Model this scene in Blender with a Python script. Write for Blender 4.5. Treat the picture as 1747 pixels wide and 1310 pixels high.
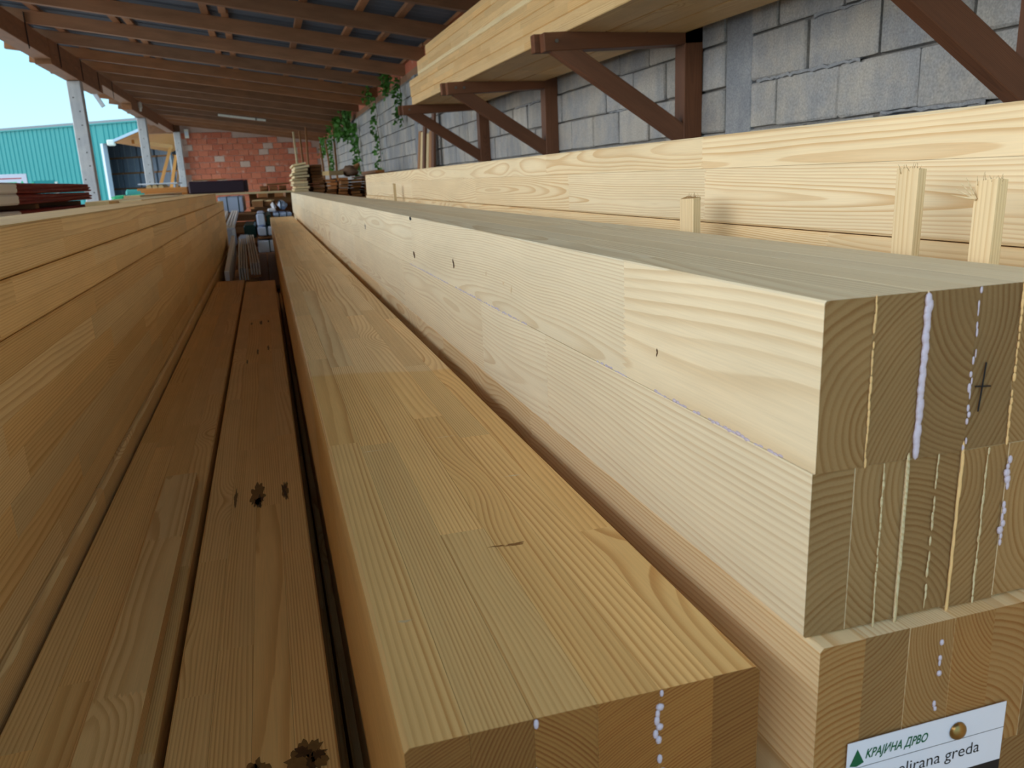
import bpy, bmesh, math, random
from mathutils import Vector, Matrix
random.seed(7)
S = bpy.context.scene
for o in list(bpy.data.objects): bpy.data.objects.remove(o)
C = S.collection

# ------------------------------------------------------------------ camera
cam_d = bpy.data.cameras.new('camera'); cam = bpy.data.objects.new('camera', cam_d); C.objects.link(cam)
cam_d.sensor_width = 36.0; cam_d.lens = 1372.72 / 1747 * 36.0
cam_d.clip_start = 0.02; cam_d.clip_end = 400
cR = Vector((0.9565964, -0.2885375, -0.0408587)); cU = Vector((0.1100795, 0.2279555, 0.9674290)); cF = Vector((0.2698256, 0.9299368, -0.2498234))
cam.matrix_world = Matrix(((cR.x, cU.x, -cF.x, 0), (cR.y, cU.y, -cF.y, 0), (cR.z, cU.z, -cF.z, 0), (0, 0, 0, 1)))
cam_d.dof.use_dof = True; cam_d.dof.focus_distance = 1.0; cam_d.dof.aperture_fstop = 13
S.camera = cam
# ------------------------------------------------------------------ view
S.view_settings.view_transform = 'Standard'; S.view_settings.look = 'None'
S.view_settings.exposure = 0.24; S.view_settings.gamma = 1.0; S.view_settings.use_curve_mapping = False
# ------------------------------------------------------------------ sky
w = bpy.data.worlds.new('sky'); S.world = w; w.use_nodes = True
nt = w.node_tree; nt.nodes.clear()
tc = nt.nodes.new('ShaderNodeTexCoord'); sp = nt.nodes.new('ShaderNodeSeparateXYZ'); rp = nt.nodes.new('ShaderNodeValToRGB')
bg = nt.nodes.new('ShaderNodeBackground'); wo = nt.nodes.new('ShaderNodeOutputWorld')
nt.links.new(tc.outputs['Generated'], sp.inputs[0]); nt.links.new(sp.outputs['Z'], rp.inputs[0])
rp.color_ramp.elements[0].position = 0.0; rp.color_ramp.elements[0].color = (0.46, 0.66, 0.70, 1)
rp.color_ramp.elements[1].position = 1.0; rp.color_ramp.elements[1].color = (0.34, 0.60, 0.92, 1)
e = rp.color_ramp.elements.new(0.13); e.color = (0.34, 0.69, 0.88, 1)
nt.links.new(rp.outputs[0], bg.inputs['Color']); bg.inputs['Strength'].default_value = 1.5
nt.links.new(bg.outputs[0], wo.inputs[0])
# ------------------------------------------------------------------ hazy sun from the open side of the shed
sd = bpy.data.lights.new('sun_offscreen', 'SUN'); sun = bpy.data.objects.new('sun_offscreen', sd); C.objects.link(sun)
sd.energy = 3.3; sd.angle = math.radians(80); sd.color = (1.0, 0.84, 0.73)
sun_dir = Vector((-1.0, -0.08, 0.46)).normalized()
sun.rotation_euler = sun_dir.to_track_quat('Z', 'Y').to_euler(); sun.location = (-20, 0, 12)

# ================================================================== node helpers
class NB:
    def __init__(s, name):
        s.m = bpy.data.materials.new(name); s.m.use_nodes = True; s.t = s.m.node_tree; s.t.nodes.clear()
        s.out = s.n('ShaderNodeOutputMaterial'); s.b = s.n('ShaderNodeBsdfPrincipled'); s.l(s.b.outputs[0], s.out.inputs[0])
    def n(s, k, **p):
        x = s.t.nodes.new(k)
        for a, v in p.items(): setattr(x, a, v)
        return x
    def l(s, a, b): s.t.links.new(a, b)
    def put(s, sock, v):
        if isinstance(v, bpy.types.NodeSocket): s.l(v, sock)
        elif v is not None: sock.default_value = v
    def math(s, op, a, b=None, c=None, clamp=False):
        x = s.n('ShaderNodeMath', operation=op, use_clamp=clamp)
        for i, v in enumerate((a, b, c)):
            if v is not None: s.put(x.inputs[i], v)
        return x.outputs[0]
    def vm(s, op, a, b=None):
        x = s.n('ShaderNodeVectorMath', operation=op); s.put(x.inputs[0], a)
        if b is not None: s.put(x.inputs[1], b)
        return x.outputs[0]
    def comb(s, a, b, c):
        x = s.n('ShaderNodeCombineXYZ')
        for i, v in enumerate((a, b, c)): s.put(x.inputs[i], v)
        return x.outputs[0]
    def sep(s, v):
        x = s.n('ShaderNodeSeparateXYZ'); s.l(v, x.inputs[0]); return x.outputs
    def noise(s, v, scale=1.0, detail=2.0, rough=0.5, col=False):
        x = s.n('ShaderNodeTexNoise'); s.l(v, x.inputs['Vector']); x.inputs['Scale'].default_value = scale
        x.inputs['Detail'].default_value = detail; x.inputs['Roughness'].default_value = rough
        return x.outputs['Color' if col else 'Fac']
    def mix(s, f, a, b, mode='MIX'):
        x = s.n('ShaderNodeMix', data_type='RGBA', blend_type=mode)
        s.put(x.inputs[0], f)
        for i, v in ((6, a), (7, b)):
            s.put(x.inputs[i], v if isinstance(v, bpy.types.NodeSocket) else (v[0], v[1], v[2], 1))
        return x.outputs[2]
    def ss(s, v, lo, hi, a=0.0, b=1.0):
        x = s.n('ShaderNodeMapRange', interpolation_type='SMOOTHSTEP'); s.put(x.inputs[0], v)
        for i, q in zip((1, 2, 3, 4), (lo, hi, a, b)): x.inputs[i].default_value = q
        return x.outputs[0]
    def attr(s, name):
        x = s.n('ShaderNodeAttribute', attribute_name=name); return x.outputs['Vector']
    def bump(s, h, strength, dist=0.002):
        x = s.n('ShaderNodeBump'); x.inputs['Strength'].default_value = strength; x.inputs['Distance'].default_value = dist
        s.l(h, x.inputs['Height']); s.l(x.outputs[0], s.b.inputs['Normal'])
    def fin(s, col, rough=0.6, spec=0.3):
        s.put(s.b.inputs['Base Color'], col if isinstance(col, bpy.types.NodeSocket) else (col[0], col[1], col[2], 1))
        s.put(s.b.inputs['Roughness'], rough); s.b.inputs['Specular IOR Level'].default_value = spec
        return s.m

def srgb(r, g, b):
    f = lambda c: (c / 255 / 12.92) if c / 255 <= 0.04045 else ((c / 255 + 0.055) / 1.055) ** 2.4
    return (f(r), f(g), f(b))

def wood(name, early, late, strength=0.8, warp=0.03, rough=0.55, fibre=0.10, blotch=0.14, aged_y=None, endmul=(0.62, 0.50, 0.36), gritty=0.15, knots=0.02, ywarp=1.1):
    N = NB(name)
    t = N.n('ShaderNodeTexCoord'); P = t.outputs['Object']
    x, y, z = N.sep(P)
    px, pz, spc = N.sep(N.attr('pith')); val, warm, seed = N.sep(N.attr('tone'))
    sv = N.comb(N.math('MULTIPLY', seed, 13.1), N.math('MULTIPLY', seed, 7.7), N.math('MULTIPLY', seed, 3.3))
    q = N.vm('ADD', N.comb(N.math('MULTIPLY', x, 5.0), N.math('MULTIPLY', y, ywarp), N.math('MULTIPLY', z, 5.0)), sv)
    wx, wy, wz = N.sep(N.noise(q, 1.0, 1.5, 0.45, col=True))
    dx = N.math('ADD', N.math('SUBTRACT', x, px), N.math('MULTIPLY', N.math('SUBTRACT', wx, 0.5), warp * 2))
    dz = N.math('ADD', N.math('SUBTRACT', z, pz), N.math('MULTIPLY', N.math('SUBTRACT', wz, 0.5), warp * 2))
    r = N.math('SQRT', N.math('ADD', N.math('MULTIPLY', dx, dx), N.math('MULTIPLY', dz, dz)))
    vo = N.n('ShaderNodeTexVoronoi'); vo.inputs['Scale'].default_value = 1.0
    N.l(N.vm('ADD', N.comb(N.math('MULTIPLY', x, 4.0), N.math('MULTIPLY', y, 1.7), N.math('MULTIPLY', z, 4.0)), sv), vo.inputs['Vector'])
    k = N.ss(vo.outputs['Distance'], 0.0, 0.34, 1.0, 0.0)
    r = N.math('ADD', r, N.math('MULTIPLY', N.math('MULTIPLY', k, k), knots))
    q2 = N.vm('ADD', N.comb(N.math('MULTIPLY', x, 60.0), N.math('MULTIPLY', y, 7.0), N.math('MULTIPLY', z, 60.0)), sv)
    ph = N.math('ADD', N.math('DIVIDE', r, spc), N.math('MULTIPLY', N.noise(q2, 1.0, 2.0), 0.35))
    f = N.math('FRACT', ph); ring = N.math('FLOOR', ph)
    wn = N.n('ShaderNodeTexWhiteNoise', noise_dimensions='1D'); N.l(N.math('ADD', ring, N.math('MULTIPLY', seed, 17.0)), wn.inputs['W'])
    late_f = N.math('MULTIPLY', N.ss(f, 0.30, 0.90), N.ss(f, 0.93, 1.0, 1.0, 0.0))
    late_f = N.math('MULTIPLY', late_f, N.math('MULTIPLY_ADD', wn.outputs['Value'], 0.6, 0.4))
    ny = N.math('ABSOLUTE', N.sep(t.outputs['Normal'])[1]); endg = N.ss(ny, 0.6, 0.9)
    late_f = N.math('MULTIPLY', late_f, N.math('MULTIPLY_ADD', endg, 0.5, strength), clamp=True)
    col = N.mix(late_f, early, late)
    fq = N.comb(N.math('MULTIPLY', x, 700.0), N.math('MULTIPLY', y, 14.0), N.math('MULTIPLY', z, 700.0))
    fib = N.noise(N.vm('ADD', fq, sv), 1.0, 2.0)
    col = N.mix(1.0, col, N.comb(*[N.math('MULTIPLY_ADD', fib, fibre * 2, 1 - fibre)] * 3), 'MULTIPLY')
    bl = N.noise(N.vm('ADD', N.comb(N.math('MULTIPLY', x, 14.0), N.math('MULTIPLY', y, 3.0), N.math('MULTIPLY', z, 14.0)), sv), 1.0, 3.0)
    b3 = N.math('MULTIPLY_ADD', bl, blotch * 2, 1 - blotch)
    col = N.mix(1.0, col, N.comb(b3, b3, b3), 'MULTIPLY')
    col = N.mix(1.0, col, N.comb(val, val, val), 'MULTIPLY')
    wc = N.math('SUBTRACT', 1.0, N.math('MULTIPLY', warm, 0.16)); wd = N.math('SUBTRACT', 1.0, N.math('MULTIPLY', warm, 0.40))
    col = N.mix(1.0, col, N.comb(1.0, wc, wd), 'MULTIPLY')
    if aged_y is not None:
        ed = N.math('ADD', y, N.math('MULTIPLY', N.math('SUBTRACT', N.noise(P, 9.0, 2.0), 0.5), 0.03))
        ag = N.ss(N.math('ADD', ed, N.math('MULTIPLY', x, 0.235)), aged_y - 0.012, aged_y + 0.012, 1.0, 0.0)
        col = N.mix(ag, col, N.mix(1.0, col, (0.97, 0.88, 0.68), 'MULTIPLY'))
    ev = N.math('MULTIPLY_ADD', N.math('FRACT', N.math('MULTIPLY', seed, 7.31)), 0.55, 0.72)
    col = N.mix(endg, col, N.mix(1.0, N.mix(1.0, col, endmul, 'MULTIPLY'), N.comb(ev, ev, ev), 'MULTIPLY'))
    rg = N.math('MULTIPLY_ADD', endg, 0.3, rough)
    saw = N.noise(N.comb(N.math('MULTIPLY', x, 260.0), y, N.math('MULTIPLY', z, 260.0)), 1.0, 3.0)
    h = N.math('ADD', N.math('MULTIPLY', fib, 0.5), N.math('MULTIPLY', N.math('MULTIPLY', endg, saw), 2.0))
    N.bump(h, gritty, 0.001)
    return N.fin(col, rg, 0.35)

M = {}
EM = (0.34, 0.23, 0.13)
M['spruce'] = wood('spruce_planed', srgb(243, 222, 184), srgb(212, 170, 114), endmul=EM, knots=0.012)
M['spruce_pale'] = wood('spruce_pale', srgb(246, 232, 202), srgb(214, 186, 142), strength=0.66, warp=0.030, endmul=EM, knots=0.010)
M['spruce_aged'] = wood('spruce_two_tone', srgb(238, 206, 156), srgb(198, 146, 88), strength=0.85, aged_y=1.042, warp=0.013, ywarp=0.7, endmul=EM, knots=0.010)
M['spruce_warm'] = wood('spruce_warm', srgb(242, 208, 152), srgb(208, 154, 92), strength=0.75, warp=0.016, ywarp=0.7, endmul=EM)
M['orange'] = wood('orange_timber', srgb(214, 146, 76), srgb(176, 108, 50), strength=0.6, warp=0.01)
M['spruce_pile'] = wood('spruce_pile', srgb(242, 208, 152), srgb(208, 154, 92), strength=0.7, warp=0.016, ywarp=0.7)
M['batten'] = wood('rough_lath', srgb(232, 208, 166), srgb(196, 158, 106), strength=0.6, gritty=0.5, warp=0.01)
M['stained'] = wood('brown_stained', srgb(128, 84, 60), srgb(84, 52, 36), strength=0.5, fibre=0.16, blotch=0.3, endmul=(0.9, 0.85, 0.8))
M['rafter'] = wood('old_rafter', srgb(166, 120, 88), srgb(112, 76, 54), strength=0.55, fibre=0.18, blotch=0.35, endmul=(1.0, 1.0, 1.0))
M['oldplank'] = wood('old_plank', srgb(180, 128, 82), srgb(126, 80, 46), strength=0.6, fibre=0.15, blotch=0.3, endmul=(0.95, 0.9, 0.85))
M['cream'] = wood('cream_plank', srgb(240, 220, 176), srgb(214, 180, 126), strength=0.5, endmul=(1, 1, 1))
M['darkplank'] = wood('dark_plank', srgb(122, 90, 66), srgb(88, 62, 44), strength=0.5, endmul=(1, 1, 1))

def simple(name, col, rough=0.6, var=0.15, scale=8.0, bump=0.0, spec=0.3, metal=0.0, rnd=0.0, bscale=None):
    N = NB(name); t = N.n('ShaderNodeTexCoord')
    n = N.noise(t.outputs['Object'], scale, 4.0, 0.6)
    f = N.math('MULTIPLY_ADD', n, var * 2, 1 - var)
    if rnd:
        oi = N.n('ShaderNodeObjectInfo'); f = N.math('MULTIPLY', f, N.math('MULTIPLY_ADD', oi.outputs['Random'], rnd * 2, 1 - rnd))
    c = N.mix(1.0, col, N.comb(f, f, f), 'MULTIPLY')
    if bump: N.bump(N.noise(t.outputs['Object'], bscale or scale * 8, 3.0), bump, 0.004)
    N.b.inputs['Metallic'].default_value = metal
    return N.fin(c, rough, spec)

def concrete(name, c1, c2, scale=3.0, bump=0.6, rnd=0.12):
    N = NB(name); t = N.n('ShaderNodeTexCoord'); oi = N.n('ShaderNodeObjectInfo'); g = N.n('ShaderNodeNewGeometry')
    P = g.outputs['Position']
    n = N.noise(P, scale, 5.0, 0.65); c = N.mix(N.ss(n, 0.35, 0.65), c1, c2)
    sp_ = N.noise(P, 140.0, 2.0); fs = N.math('MULTIPLY_ADD', sp_, 0.9, 0.55)
    st = N.noise(N.vm('MULTIPLY', P, (14.0, 14.0, 1.2)), 1.0, 3.0)
    fs = N.math('MULTIPLY', fs, N.math('MULTIPLY_ADD', st, 0.35, 0.82))
    fs = N.math('MULTIPLY', fs, N.math('MULTIPLY_ADD', oi.outputs['Random'], rnd * 2, 1 - rnd))
    c = N.mix(1.0, c, N.comb(fs, fs, fs), 'MULTIPLY')
    N.bump(N.math('ADD', N.noise(P, 110.0, 3.0), N.noise(P, 26.0, 3.0)), bump, 0.006)
    return N.fin(c, 0.9, 0.15)

M['block'] = concrete('concrete_block', srgb(162, 164, 169), srgb(188, 183, 176), bump=0.9)
M['mortar'] = concrete('mortar', srgb(120, 118, 116), srgb(146, 142, 138), rnd=0)
M['tie'] = concrete('tie_concrete', srgb(146, 150, 158), srgb(164, 166, 170), bump=0.3, rnd=0)
M['column'] = concrete('cast_concrete', srgb(188, 190, 194), srgb(204, 204, 204), bump=0.3, rnd=0.04)
M['ground'] = concrete('yard_concrete', srgb(176, 172, 162), srgb(196, 190, 178), scale=0.4, bump=0.3, rnd=0)
M['roofing'] = simple('roof_sheet_grey', srgb(104, 110, 122), 0.6, 0.2, 3.0)
M['white_plastic'] = simple('white_wrap', srgb(240, 242, 250), 0.35, 0.04, 5.0, spec=0.5)
M['blue_plastic'] = simple('pale_blue_wrap', srgb(196, 214, 244), 0.3, 0.10, 6.0, spec=0.5)
M['strap'] = simple('strap_teal', srgb(26, 66, 84), 0.5)
M['green_foil'] = simple('dark_green_foil', srgb(20, 50, 40), 0.4, 0.3, 8.0)
M['bright_green'] = simple('bright_green_wrap', srgb(70, 200, 140), 0.4, 0.3, 20.0)
M['teal'] = simple('teal_cladding', srgb(46, 142, 142), 0.5, 0.05, 1.0)
M['teal_dark'] = simple('teal_cover', srgb(70, 165, 160), 0.5, 0.1, 3.0)
M['trim_white'] = simple('pale_trim', srgb(214, 222, 232), 0.5, 0.04)
M['dark_box'] = simple('dark_wrapped_goods', srgb(112, 118, 130), 0.5, 0.2, 4.0, rnd=0.15)
M['hall_dark'] = simple('hall_interior', srgb(134, 138, 142), 0.8, 0.1)
M['maroon'] = simple('maroon_sheet', srgb(158, 74, 72), 0.5, 0.3, 10.0)
M['purple'] = simple('dark_purple_pack', srgb(52, 36, 48), 0.55, 0.15, 5.0)
M['glue'] = simple('dried_glue', srgb(206, 192, 206), 0.35, 0.1, 60.0, spec=0.5)
M['glue_amber'] = simple('amber_glue_line', srgb(236, 192, 132), 0.5, 0.2, 60.0)
M['stain'] = simple('resin_stain', srgb(84, 56, 30), 0.5, 0.6, 90.0)
M['stain_rim'] = simple('stain_rim', srgb(132, 96, 52), .6, .4, 90.0)
M['torn'] = simple('torn_wood', srgb(150, 104, 56), .8, .3, 200.0)
M['ink'] = simple('black_ink', srgb(22, 22, 26), 0.6, 0.05)
M['paper'] = simple('white_card', srgb(226, 224, 236), 0.5, 0.02, 30.0)
M['green_ink'] = simple('green_print', srgb(10, 92, 58), 0.6, 0.05)
M['red_ink'] = simple('red_print', srgb(190, 50, 50), 0.6, 0.05)
M['brass'] = simple('brass_pin', srgb(150, 118, 70), 0.3, 0.2, 90.0, metal=0.9, spec=0.5)
M['bolt'] = simple('steel_bolt', srgb(120, 116, 112), 0.4, 0.2, 60.0, metal=0.8)
M['tube'] = simple('white_fitting', srgb(236, 234, 222), 0.4, 0.03)
M['leaf'] = simple('vine_leaf', srgb(74, 128, 46), 0.5, 0.35, 6.0, rnd=0.2)
M['stem'] = simple('vine_stem', srgb(92, 74, 50), 0.8)
M['primed'] = simple('white_primed_board', srgb(240, 236, 230), .6, .08, 20.0)
M['log'] = simple('pale_log', srgb(222, 190, 140), 0.7, 0.25, 20.0)

def brickmat():
    N = NB('red_clay_brick'); t = N.n('ShaderNodeTexCoord'); oi = N.n('ShaderNodeObjectInfo'); g = N.n('ShaderNodeNewGeometry')
    P = g.outputs['Position']
    rr = N.n('ShaderNodeTexWhiteNoise', noise_dimensions='3D')
    cell = N.vm('FLOOR', N.vm('ADD', N.vm('MULTIPLY', oi.outputs['Location'], (7.0, 7.0, 11.0)), (0.5, 0.5, 0.5))); N.l(cell, rr.inputs[0])
    c = N.mix(oi.outputs['Random'], srgb(220, 136, 106), srgb(192, 108, 84))
    c = N.mix(N.ss(oi.outputs['Random'], 0.9, 0.93), c, srgb(216, 188, 172))
    n = N.noise(P, 6.0, 4.0); c = N.mix(N.ss(n, 0.55, 0.8), c, srgb(222, 182, 164))
    fs = N.math('MULTIPLY_ADD', N.noise(P, 40.0, 2.0), 0.5, 0.75); c = N.mix(1.0, c, N.comb(fs, fs, fs), 'MULTIPLY')
    N.bump(N.noise(P, 60.0, 2.0), 0.4, 0.01)
    return N.fin(c, 0.9, 0.1)
M['brick'] = brickmat()
M['brick_mortar'] = simple('brick_mortar', srgb(200, 172, 158), 0.9, 0.15, 10.0)

# ================================================================== object helpers
def tag(o, label=None, cat=None, group=None, kind=None):
    if label: o['label'] = label
    if cat: o['category'] = cat
    if group: o['group'] = group
    if kind: o['kind'] = kind
    return o
def thing(name, label, cat, loc=(0, 0, 0), group=None, kind=None):
    o = bpy.data.objects.new(name, None); C.objects.link(o); o.location = loc; o.empty_display_size = 0.05
    return tag(o, label, cat, group, kind)
def setattrs(me, pith=None, tone=None):
    n = len(me.vertices)
    if pith is None: pith = [(0, 0, 0.004)] * n
    if tone is None: tone = [(1, 0, 0)] * n
    for nm, dat in (('pith', pith), ('tone', tone)):
        a = me.attributes.new(nm, 'FLOAT_VECTOR', 'POINT'); a.data.foreach_set('vector', [c for v in dat for c in v])
def mesh_obj(name, verts, faces, mat, parent=None, pith=None, tone=None, smooth=False):
    """verts in world coordinates; parented meshes keep coordinates relative to the parent's location"""
    if parent is not None:
        off = parent['_w'] if '_w' in parent else None
        l = Vector(off) if off is not None else parent.location
        verts = [(v[0] - l.x, v[1] - l.y, v[2] - l.z) for v in verts]
        if pith: pith = [(p[0] - l.x, p[1] - l.z, p[2]) for p in pith]
    me = bpy.data.meshes.new(name); me.from_pydata(verts, [], faces); me.update()
    setattrs(me, pith, tone)
    if smooth: me.polygons.foreach_set('use_smooth', [True] * len(me.polygons))
    me.materials.append(mat if not isinstance(mat, str) else M[mat])
    o = bpy.data.objects.new(name, me); C.objects.link(o)
    if parent is not None: o.parent = parent
    return o
BF = [(0, 3, 2, 1), (4, 5, 6, 7), (0, 1, 5, 4), (1, 2, 6, 5), (2, 3, 7, 6), (3, 0, 4, 7)]
def boxv(x0, x1, y0, y1, z0, z1):
    return [(x0, y0, z0), (x1, y0, z0), (x1, y1, z0), (x0, y1, z0), (x0, y0, z1), (x1, y0, z1), (x1, y1, z1), (x0, y1, z1)]
def box(name, b, mat, parent=None): return mesh_obj(name, boxv(*b), BF, mat, parent)
def bev_box(b, c):
    """box verts/faces with 45 degree chamfers on all edges"""
    bm = bmesh.new(); x0, x1, y0, y1, z0, z1 = b
    vs = [bm.verts.new(v) for v in boxv(*b)]
    for f in BF: bm.faces.new([vs[i] for i in f])
    bmesh.ops.bevel(bm, geom=bm.edges[:], offset=c, segments=1, affect='EDGES')
    bm.verts.index_update()
    V = [tuple(v.co) for v in bm.verts]; F = [[v.index for v in f.verts] for f in bm.faces]; bm.free()
    return V, F
def bbox_obj(name, b, c, mat, parent=None, smooth=False):
    V, F = bev_box(b, c); return mesh_obj(name, V, F, mat, parent, smooth=smooth)
class Multi:
    def __init__(s): s.v = []; s.f = []
    def add(s, V, F):
        k = len(s.v); s.v += list(V); s.f += [[i + k for i in f] for f in F]
    def box(s, *b): s.add(boxv(*b), BF)
    def build(s, name, mat, parent=None, smooth=False): return mesh_obj(name, s.v, s.f, mat, parent, smooth=smooth)
def bar(name, p0, p1, w, h, mat, parent=None, up=(0, 0, 1), chamfer=0.003, val=None, warm=None, jitter=0.0, flat=True, label=None):
    """timber between two points: its own mesh with the length along local Y"""
    p0 = Vector(p0); p1 = Vector(p1); d = p1 - p0; L = d.length; yv = d.normalized()
    xv = yv.cross(Vector(up)).normalized(); zv = xv.cross(yv)
    V, F = bev_box((-w / 2, w / 2, 0, L, -h / 2, h / 2), chamfer)
    rr = random.random
    if flat: pt = (random.uniform(-.01, .01), random.choice((-1, 1)) * (h / 2 + random.uniform(0.0, 0.05)), random.uniform(.003, .006))
    else: pt = (random.choice((-1, 1)) * (w / 2 + random.uniform(0.0, .05)), random.uniform(-.01, .01), random.uniform(.003, .006))
    tn = (val if val is not None else random.uniform(0.85, 1.08), warm if warm is not None else random.uniform(0, 0.6), random.uniform(0, 9))
    me = bpy.data.meshes.new(name); me.from_pydata(V, [], F); me.update()
    setattrs(me, [pt] * len(V), [tn] * len(V)); me.materials.append(M[mat])
    o = bpy.data.objects.new(name, me); C.objects.link(o)
    mw = Matrix(((xv.x, yv.x, zv.x, p0.x), (xv.y, yv.y, zv.y, p0.y), (xv.z, yv.z, zv.z, p0.z), (0, 0, 0, 1)))
    if parent is not None:
        o.parent = parent; l = Vector(parent['_w']) if '_w' in parent else parent.location
        o.matrix_local = Matrix.Translation(-l) @ mw
    else: o.matrix_world = mw
    if label: o['label'] = label
    return o
def sub(o, part):
    """make a part (built as a child of the thing) a sub-part of another part"""
    o.parent = part; o.matrix_parent_inverse = part.matrix_basis.inverted(); return o
def cyl(p0, p1, r0, r1=None, n=10):
    p0 = Vector(p0); p1 = Vector(p1); r1 = r0 if r1 is None else r1
    d = (p1 - p0).normalized(); a = d.orthogonal().normalized(); b = d.cross(a)
    V = []; 
    for p, r in ((p0, r0), (p1, r1)):
        for i in range(n):
            t = 2 * math.pi * i / n; V.append(tuple(p + a * (r * math.cos(t)) + b * (r * math.sin(t))))
    F = [[i, (i + 1) % n, n + (i + 1) % n, n + i] for i in range(n)] + [list(range(n))[::-1], list(range(n, 2 * n))]
    return V, F

random.seed(101)
# ================================================================== glued laminated beams
def board(cx0, cx1, cz0, cz1, y0, y1, ch, thin, tooth, amp, zig0, zig1):
    """one finger-jointed board; ch = chamfer sizes at corners (x0z0, x1z0, x1z1, x0z1)"""
    pts = []; full = (cz1 - cz0) if thin == 'x' else (cx1 - cx0); tooth = full / max(1, round(full / tooth))
    def run(a, b):
        L = math.dist(a, b); along_wide = abs(b[1] - a[1]) > abs(b[0] - a[0]) if thin == 'x' else abs(b[0] - a[0]) > abs(b[1] - a[1])
        n = max(1, int(round(L / tooth))) * 2 if (along_wide and amp > 0) else 1
        for i in range(n): pts.append((a[0] + (b[0] - a[0]) * i / n, a[1] + (b[1] - a[1]) * i / n))
    cs = [(cx0, cz0), (cx1, cz0), (cx1, cz1), (cx0, cz1)]; poly = []
    for i, (x, z) in enumerate(cs):
        c = ch[i]
        if c <= 0: poly.append((x, z)); continue
        sx = 1 if x == cx0 else -1; sz = 1 if z == cz0 else -1
        a = (x, z + sz * c); b = (x + sx * c, z)
        poly += [a, b] if i in (0, 2) else [b, a]
    for i in range(len(poly)): run(poly[i], poly[(i + 1) % len(poly)])
    def zz(p):
        if amp <= 0: return 0.0
        v = (p[1] - cz0) if thin == 'x' else (p[0] - cx0)
        t = (v / tooth) % 1.0
        return amp * (abs(t - 0.5) * 4 - 1)
    n = len(pts)
    V = [(p[0], y0 + (zz(p) if zig0 else 0), p[1]) for p in pts] + [(p[0], y1 + (zz(p) if zig1 else 0), p[1]) for p in pts]
    F = [[i, (i + 1) % n, n + (i + 1) % n, n + i] for i in range(n)]
    if not (zig0 and amp > 0): F.append(list(range(n))[::-1])
    if not (zig1 and amp > 0): F.append(list(range(n, 2 * n)))
    return V, F

def lamella(parent, x0, x1, y0, y1, z0, z1, mat, thin, ch=(0, 0, 0, 0), joints=None, tooth=0.0065, amp=0.006, spacing=(0.0028, 0.0052),
            mean_len=0.9, vals=(0.9, 1.06), warms=(0, 0.6), piths=None, seedv=None, name='lamella'):
    if joints is None:
        joints = []; y = y0 + random.uniform(0.15, mean_len)
        while y < y1 - 0.2: joints.append(y); y += random.uniform(0.45, 1.5) * mean_len
    ys = [y0] + list(joints) + [y1]; V = []; F = []; PI_ = []; TO = []
    for i in range(len(ys) - 1):
        v, f = board(x0, x1, z0, z1, ys[i], ys[i + 1], ch, thin, tooth, amp, i > 0, i < len(ys) - 2)
        k = len(V); V += v; F += [[q + k for q in ff] for ff in f]
        sp_ = random.uniform(*spacing)
        if piths and i < len(piths) and piths[i]: pt = piths[i]
        elif thin == 'x':
            off = random.uniform(0.02, 0.09) if random.random() < 0.7 else random.uniform(.1, .2)
            pt = ((x0 - off) if random.random() < 0.5 else (x1 + off), z0 + (z1 - z0) * random.uniform(-0.5, 1.5), sp_)
        else:
            off = random.uniform(0.02, 0.09) if random.random() < 0.7 else random.uniform(.1, .2)
            pt = (x0 + (x1 - x0) * random.uniform(0, 1), (z0 - off) if random.random() < 0.5 else (z1 + off), sp_)
        tn = (random.uniform(*vals), random.uniform(*warms), random.uniform(0, 9) if not (seedv and i < len(seedv) and seedv[i]) else seedv[i])
        PI_ += [pt] * len(v); TO += [tn] * len(v)
    return mesh_obj(name, V, F, mat, parent, PI_, TO)

def glulam(label, x0, x1, y0, y1, z0, z1, xs, zs, mat, thin, chamfer=0.004, group=None, endj=0.0012, facej=0.0003, loc=None, name='glulam_beam', cat='timber beam', **kw):
    """xs, zs: lists of lamination boundaries"""
    t = thing(name, label, cat, loc or (x0, y0, z0), group)
    for a in range(len(zs) - 1):
        for b in range(len(xs) - 1):
            L, R = b == 0, b == len(xs) - 2; Bt, Tp = a == 0, a == len(zs) - 2
            ch = (chamfer if L and Bt else 0, chamfer if R and Bt else 0, chamfer if R and Tp else 0, chamfer if L and Tp else 0)
            j = lambda: random.uniform(0, facej)
            lamella(t, xs[b] + (j() if L else .00015), xs[b + 1] - (j() if R else .00015), y0 + random.uniform(0, endj), y1 - random.uniform(0, 0.004),
                    zs[a] + (j() if Bt else .00015), zs[a + 1] - (j() if Tp else .00015), mat, thin, ch, **kw)
    return t
def lin(a, b, n): return [a + (b - a) * i / n for i in range(n + 1)]

GZ = -1.5     # ground level, the camera is at eye height above it
random.seed(102)
# ================================================================== ground
N_ = mesh_obj('floor', boxv(-70, 40, -14, 95, GZ - 0.2, GZ), BF, 'ground'); tag(N_, kind='structure')

random.seed(103)
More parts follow.
